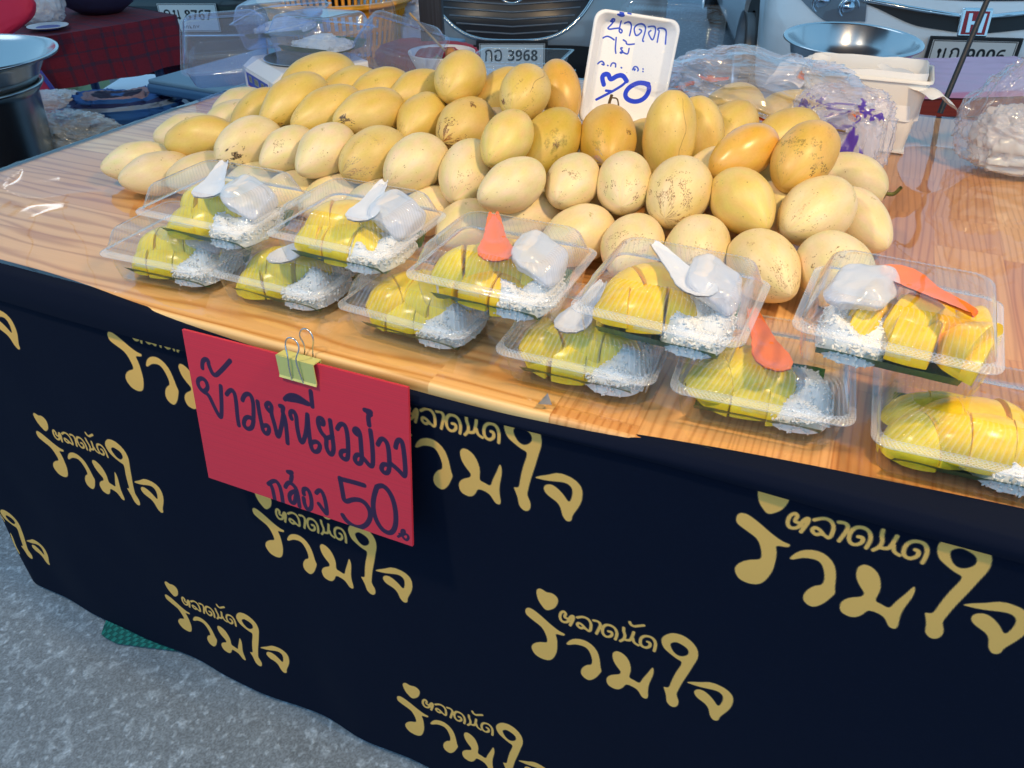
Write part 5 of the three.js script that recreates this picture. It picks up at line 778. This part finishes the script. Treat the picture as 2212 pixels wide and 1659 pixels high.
makeCar({ label: 'white sedan parked nose on, with red emblem and framed plate', at: [1.95, 0, -3.52], turn: -8 * D2R, half: 0.805, paint: rgb(0.78, 0.8, 0.82), wheel: [0.31, -0.88, -3.55], cabin: [1.02, 1.36],
  loops: [[0.17, -0.1, 0.74, -4.3], [0.25, -0.03, 0.78, -4.38], [0.36, 0.0, 0.795, -4.42], [0.5, 0.015, 0.8, -4.45], [0.58, 0.0, 0.8, -4.45], [0.66, -0.05, 0.796, -4.44], [0.71, -0.09, 0.793, -4.43], [0.76, -0.2, 0.787, -4.42], [0.82, -0.42, 0.775, -4.4], [0.88, -0.75, 0.755, -4.36], [0.95, -1.15, 0.73, -4.25], [1.0, -1.35, 0.71, -4.15], [1.2, -1.75, 0.66, -3.85], [1.38, -2.2, 0.56, -3.4], [1.44, -2.5, 0.45, -3.1], [1.45, -2.7, 0.3, -2.95]],
  detail: (c) => {
    const bar_ = (x) => 0.635 + 0.05 * Math.pow(Math.abs(x) / 0.45, 1.15);
    for (const s of [-1, 1]) {
      const a = (x) => Math.abs(x);
      c.patch('grille_opening', s * 0.06, s * 0.45, (x) => bar_(x) - 0.05 * (1 - smooth(0.2, 0.46, a(x)) * 0.9), (x) => bar_(x) + 0.002, 0.006, c.black);
      c.rod('chrome_bar', s * 0.06, s * 0.455, (x) => bar_(x) + 0.008, 0.011, 0.01, c.chrome);
      const low = (x) => 0.6 + 0.035 * smooth(0.6, 0.44, a(x)) * 0.4 + 0.11 * smooth(0.56, 0.77, a(x)), top = (x) => 0.735 + 0.03 * smooth(0.5, 0.84, a(x));
      const h = c.patch('headlight', s * 0.43, s * 0.76, low, top, 0.006, phys({ color: rgb(0.16, 0.175, 0.19), roughness: 0.3 }));
      for (const [x, y, r] of [[0.5, 0.66, 0.04], [0.595, 0.675, 0.05], [0.68, 0.71, 0.036]]) { const z = c.front(s * x, y); part(h, 'reflector', new THREE.SphereGeometry(r, 24, 12, 0, 7, 0, 1.3).rotateX(Math.PI / 2).translate(s * x, y, z - r * 0.72 + 0.012), phys({ color: rgb(0.7, 0.72, 0.74), roughness: 0.12, metalness: 1 })); part(h, 'trim_ring', new THREE.TorusGeometry(r, 0.005, 8, 32).translate(s * x, y, z + 0.014), c.chrome); }
      c.patch('headlight_lens', s * 0.43, s * 0.76, low, top, 0.034, phys({ color: rgb(0.9, 0.94, 1), transmission: 1, thickness: 0, roughness: 0.03 }));
    }
    c.patch('hood_gap', -0.6, 0.6, (x) => 0.7 + 0.02 * Math.abs(x), (x) => 0.709 + 0.02 * Math.abs(x), 0.003, c.black, 40, 2);
    c.patch('lower_intake', -0.5, 0.5, () => 0.24, () => 0.33, 0.004, c.black);
    const e = part(c.t, 'emblem', new RoundedBoxGeometry(0.125, 0.115, 0.02, 3, 0.02), c.chrome, [0, 0.626, c.front(0, 0.626) + 0.014], [-0.15, 0, 0]);
    part(e, 'emblem_field', box(0.096, 0.09, 0.004, 0, 0, 0.01, 0.001), phys({ color: rgb(0.35, 0.01, 0.02), roughness: 0.25 }));
    part(e, 'emblem_letter', [box(0.016, 0.074, 0.006, -0.026, 0.001, 0.0135, 0.001).rotateZ(0.05), box(0.016, 0.074, 0.006, 0.026, 0.001, 0.0135, 0.001).rotateZ(-0.05), box(0.05, 0.014, 0.005, 0, 0.0, 0.0135, 0.001)], c.chrome);
    plate(c, 0.01, 0.492, c.front(0, 0.47) + 0.02, plateMap([...GLYPH.kho(0), ...GLYPH.ko(52)], '9006', subMarks), true);
  } });
makeCar({ label: 'silver car parked nose on, with dark barred smiling grille', at: [0, 0, -4.29], turn: 0, paint: rgb(0.34, 0.36, 0.38), metal: 0.45, wheel: [0.32, -0.9, -3.5], cabin: [1.04, 1.4],
  loops: [[0.18, -0.06, 0.8, -4.2], [0.28, 0.0, 0.84, -4.28], [0.4, 0.015, 0.86, -4.3], [0.52, 0.0, 0.865, -4.3], [0.62, -0.03, 0.865, -4.3], [0.7, -0.09, 0.86, -4.29], [0.78, -0.22, 0.85, -4.28], [0.86, -0.5, 0.83, -4.26], [0.94, -0.9, 0.8, -4.2], [1.02, -1.2, 0.78, -4.1], [1.22, -1.6, 0.68, -3.95], [1.42, -2.1, 0.57, -3.7], [1.48, -2.4, 0.45, -3.4], [1.49, -2.6, 0.3, -3.2]],
  detail: (c) => {
    const lowG = (x) => 0.418 + 0.22 * Math.pow(Math.abs(x) / 0.43, 3.4), W = 0.42;
    c.patch('grille', -W, W, lowG, () => 0.7, 0.006, phys({ color: rgb(0.012, 0.015, 0.022), roughness: 0.25 }), 60, 10);
    for (let k = 0; k < 7; k++) { const y0 = 0.447 + k * 0.033, hw_ = 0.42 * Math.pow(clamp((y0 + 0.012 - 0.418) / 0.22), 1 / 3.4) - 0.02; c.rod('grille_bar', -hw_, hw_, (x) => y0 + 0.022 * Math.abs(x) / 0.4, 0.0045, 0.012, phys({ color: rgb(0.2, 0.22, 0.25), roughness: 0.3, metalness: 0.8 })); }
    c.rod('chrome_surround', -0.435, 0.435, (x) => lowG(x) - 0.004, 0.011, 0.008, c.chrome, 60);
    part(c.t, 'emblem', [new THREE.TorusGeometry(0.056, 0.008, 10, 48).scale(1.15, 0.85, 1), new THREE.TorusGeometry(0.03, 0.006, 8, 24, 3.1).rotateZ(3.15).translate(0, 0.018, 0)], c.chrome, [0, 0.632, c.front(0, 0.63) + 0.02]);
    c.patch('lower_intake', -0.66, 0.66, () => 0.21, (x) => 0.392 - 0.1 * Math.pow(Math.abs(x) / 0.66, 4), 0.005, c.black);
    c.patch('hood_gap', -0.6, 0.6, () => 0.735, () => 0.742, 0.003, c.black, 40, 2);
    for (const s of [-1, 1]) c.patch('headlight', s * 0.46, s * 0.82, (x) => 0.66 + 0.06 * smooth(0.5, 0.8, Math.abs(x)), (x) => 0.74 + 0.05 * smooth(0.5, 0.8, Math.abs(x)), 0.008, phys({ color: rgb(0.2, 0.21, 0.23), roughness: 0.06 }));
    plate(c, 0, 0.33, c.front(0, 0.34) + 0.024, plateMap([...GLYPH.ko(0), ...GLYPH.o(48)], '3968', subMarks), true);
    for (const s of [-1, 1]) part(c.t, 'parking_sensor', cyl(0.012, 0.012, 0.012, 0, 0, 0, 16).rotateX(Math.PI / 2), c.black, [s * 0.53, 0.5, c.front(s * 0.53, 0.5) + 0.004]);
  } });
makeCar({ label: 'dark green car parked behind the plaid table, plate above bumper gap', at: [-1.88, 0, -4.88], turn: 0, paint: rgb(0.006, 0.014, 0.02), wheel: [0.31, -0.9, -3.5],
  loops: [[0.18, -0.06, 0.8, -4.2], [0.28, 0.0, 0.84, -4.28], [0.335, 0.01, 0.86, -4.3], [0.345, -0.03, 0.86, -4.3], [0.36, -0.03, 0.86, -4.3], [0.42, -0.025, 0.865, -4.3], [0.5, -0.03, 0.865, -4.3], [0.54, -0.06, 0.865, -4.3], [0.72, -0.1, 0.86, -4.29], [0.86, -0.3, 0.83, -4.26], [0.98, -0.7, 0.8, -4.2], [1.22, -1.2, 0.68, -3.95], [1.42, -1.7, 0.57, -3.7], [1.48, -2.2, 0.3, -3.2]],
  detail: (c) => {
    plate(c, 0, 0.418, c.front(0, 0.42) + 0.012, plateMap([...GLYPH.ko(0), ...GLYPH.no(52)], '8767', subMarks), false);
    c.rod('bumper_trim', -0.72, 0.72, () => 0.325, 0.006, 0.004, c.chrome);
  } });

// ---------- lamps of the market ----------
const lampGlass = (c, k) => new THREE.MeshStandardMaterial({ color: 0xffffff, emissive: c, emissiveIntensity: k, roughness: 0.4 });
function bulbLamp(x, y, z, color, power, label) {
  const t = thing('hanging_lamp', label, 'lamp', [x, y, z]);
  part(t, 'bulb', new THREE.SphereGeometry(0.034, 24, 16).scale(1, 1.15, 1), lampGlass(color, 12));
  part(t, 'socket', cyl(0.015, 0.018, 0.05, 0, 0.058, 0, 16), matte(0x1c1c1e, 0.5)); part(t, 'cord', cyl(0.003, 0.003, 2.6 - y - 0.08, 0, (2.6 - y + 0.08) / 2, 0, 8), matte(0x151515));
  const l = new THREE.PointLight(color, power); l.castShadow = true; l.shadow.radius = 3; l.position.set(x, y, z); scene.add(l);
}
const WARM = rgb(1, 0.72, 0.4), COOL = rgb(0.86, 0.95, 1);
bulbLamp(-0.75, 2.0, -0.31, rgb(1, 0.8, 0.54), 3.7, 'warm bulb hanging over the red card end of the stall');
bulbLamp(0.75, 1.95, -0.29, rgb(1, 0.68, 0.34), 5.2, 'warm bulb hanging over the plank vinyl end of the stall');
[[-1.5, 2.25, 1.5, WARM], [-0.35, 2.3, 1.7, COOL], [0.55, 2.25, 1.6, WARM], [1.6, 2.3, 1.4, COOL]].forEach(([x, y, z, c], k) => bulbLamp(x, y, z, c, 0.3, ['warm bulb over the opposite stall, next to the cool one', 'cool white bulb over the opposite stall between two warm ones', 'second warm bulb over the opposite stall', 'cool white bulb at the end of the opposite stall lamps'][k]));
{ const g = thing('lamp_pipe', 'dark overhead pipe of the opposite stall carrying four bulbs', 'pipe', [0, 2.6, 1.55]); part(g, 'pipe', bar([-2.2, 0, 0.1], [2.4, 0, -0.1], 0.016), darkMetal); for (const x of [-2.1, 2.3]) part(g, 'pole', bar([x, 0, 0], [x, -2.6, 0], 0.02), darkMetal); }
{ const g = thing('lamp_pipe', 'dark overhead pipe carrying the hanging bulbs', 'pipe', [0, 2.595, -0.3]); part(g, 'pipe', bar([-2.2, 0, -0.03], [2.4, 0, 0.03], 0.016), darkMetal); }
{ // cool tube lamp of the neighbouring stall
  const t = thing('tube_lamp', 'cool white tube lamp hanging over the neighbouring stall', 'lamp', [-3.1, 2.2, -4.8], 0.5);
  part(t, 'tube', cyl(0.012, 0.012, 0.34, 0, 0, 0, 16).rotateZ(Math.PI / 2), lampGlass(COOL, 2.2)); part(t, 'fitting', box(0.4, 0.03, 0.05, 0, 0.035, 0), matte(0xcccccc)); for (const x of [-0.16, 0.16]) part(t, 'cord', cyl(0.003, 0.003, 1.0, x, 0.55, 0, 6), matte(0x222222));
  const l = new THREE.RectAreaLight(COOL, 4, 0.34, 0.024); l.position.set(-3.1, 2.18, -4.78); l.lookAt(-0.8, 0.8, -1.2); scene.add(l);
}
{ // tent roof over the stall, carried by the dark post and three more
  const t = thing('tent_canopy', 'dark blue tent roof stretched over the stall', 'canopy', [0.1, 0, -1.6]);
  part(t, 'roof', sheet(40, 24, (a, b) => [lerp(-2.3, 2.3, a), 2.62 + 0.42 * (1 - Math.max(Math.abs(2 * a - 1), Math.abs(2 * b - 1))) - 0.03 * Math.sin(Math.PI * a) , lerp(1.3, -1.3, b)]), matte(rgb(0.05, 0.07, 0.12), 0.8));
  for (const z of [-1.29, 1.29]) part(t, 'edge_pipe', bar([-2.3, 2.6, z], [2.3, 2.6, z], 0.014), darkMetal);
  for (const [x, z] of [[-2.28, 1.27], [2.28, 1.27], [2.28, -1.27], [-2.28, -1.27]]) part(t, 'pole', bar([x, 2.6, z], [x, 0, z], 0.018), darkMetal);
}

camera.updateMatrixWorld();
renderer.render(scene, camera);
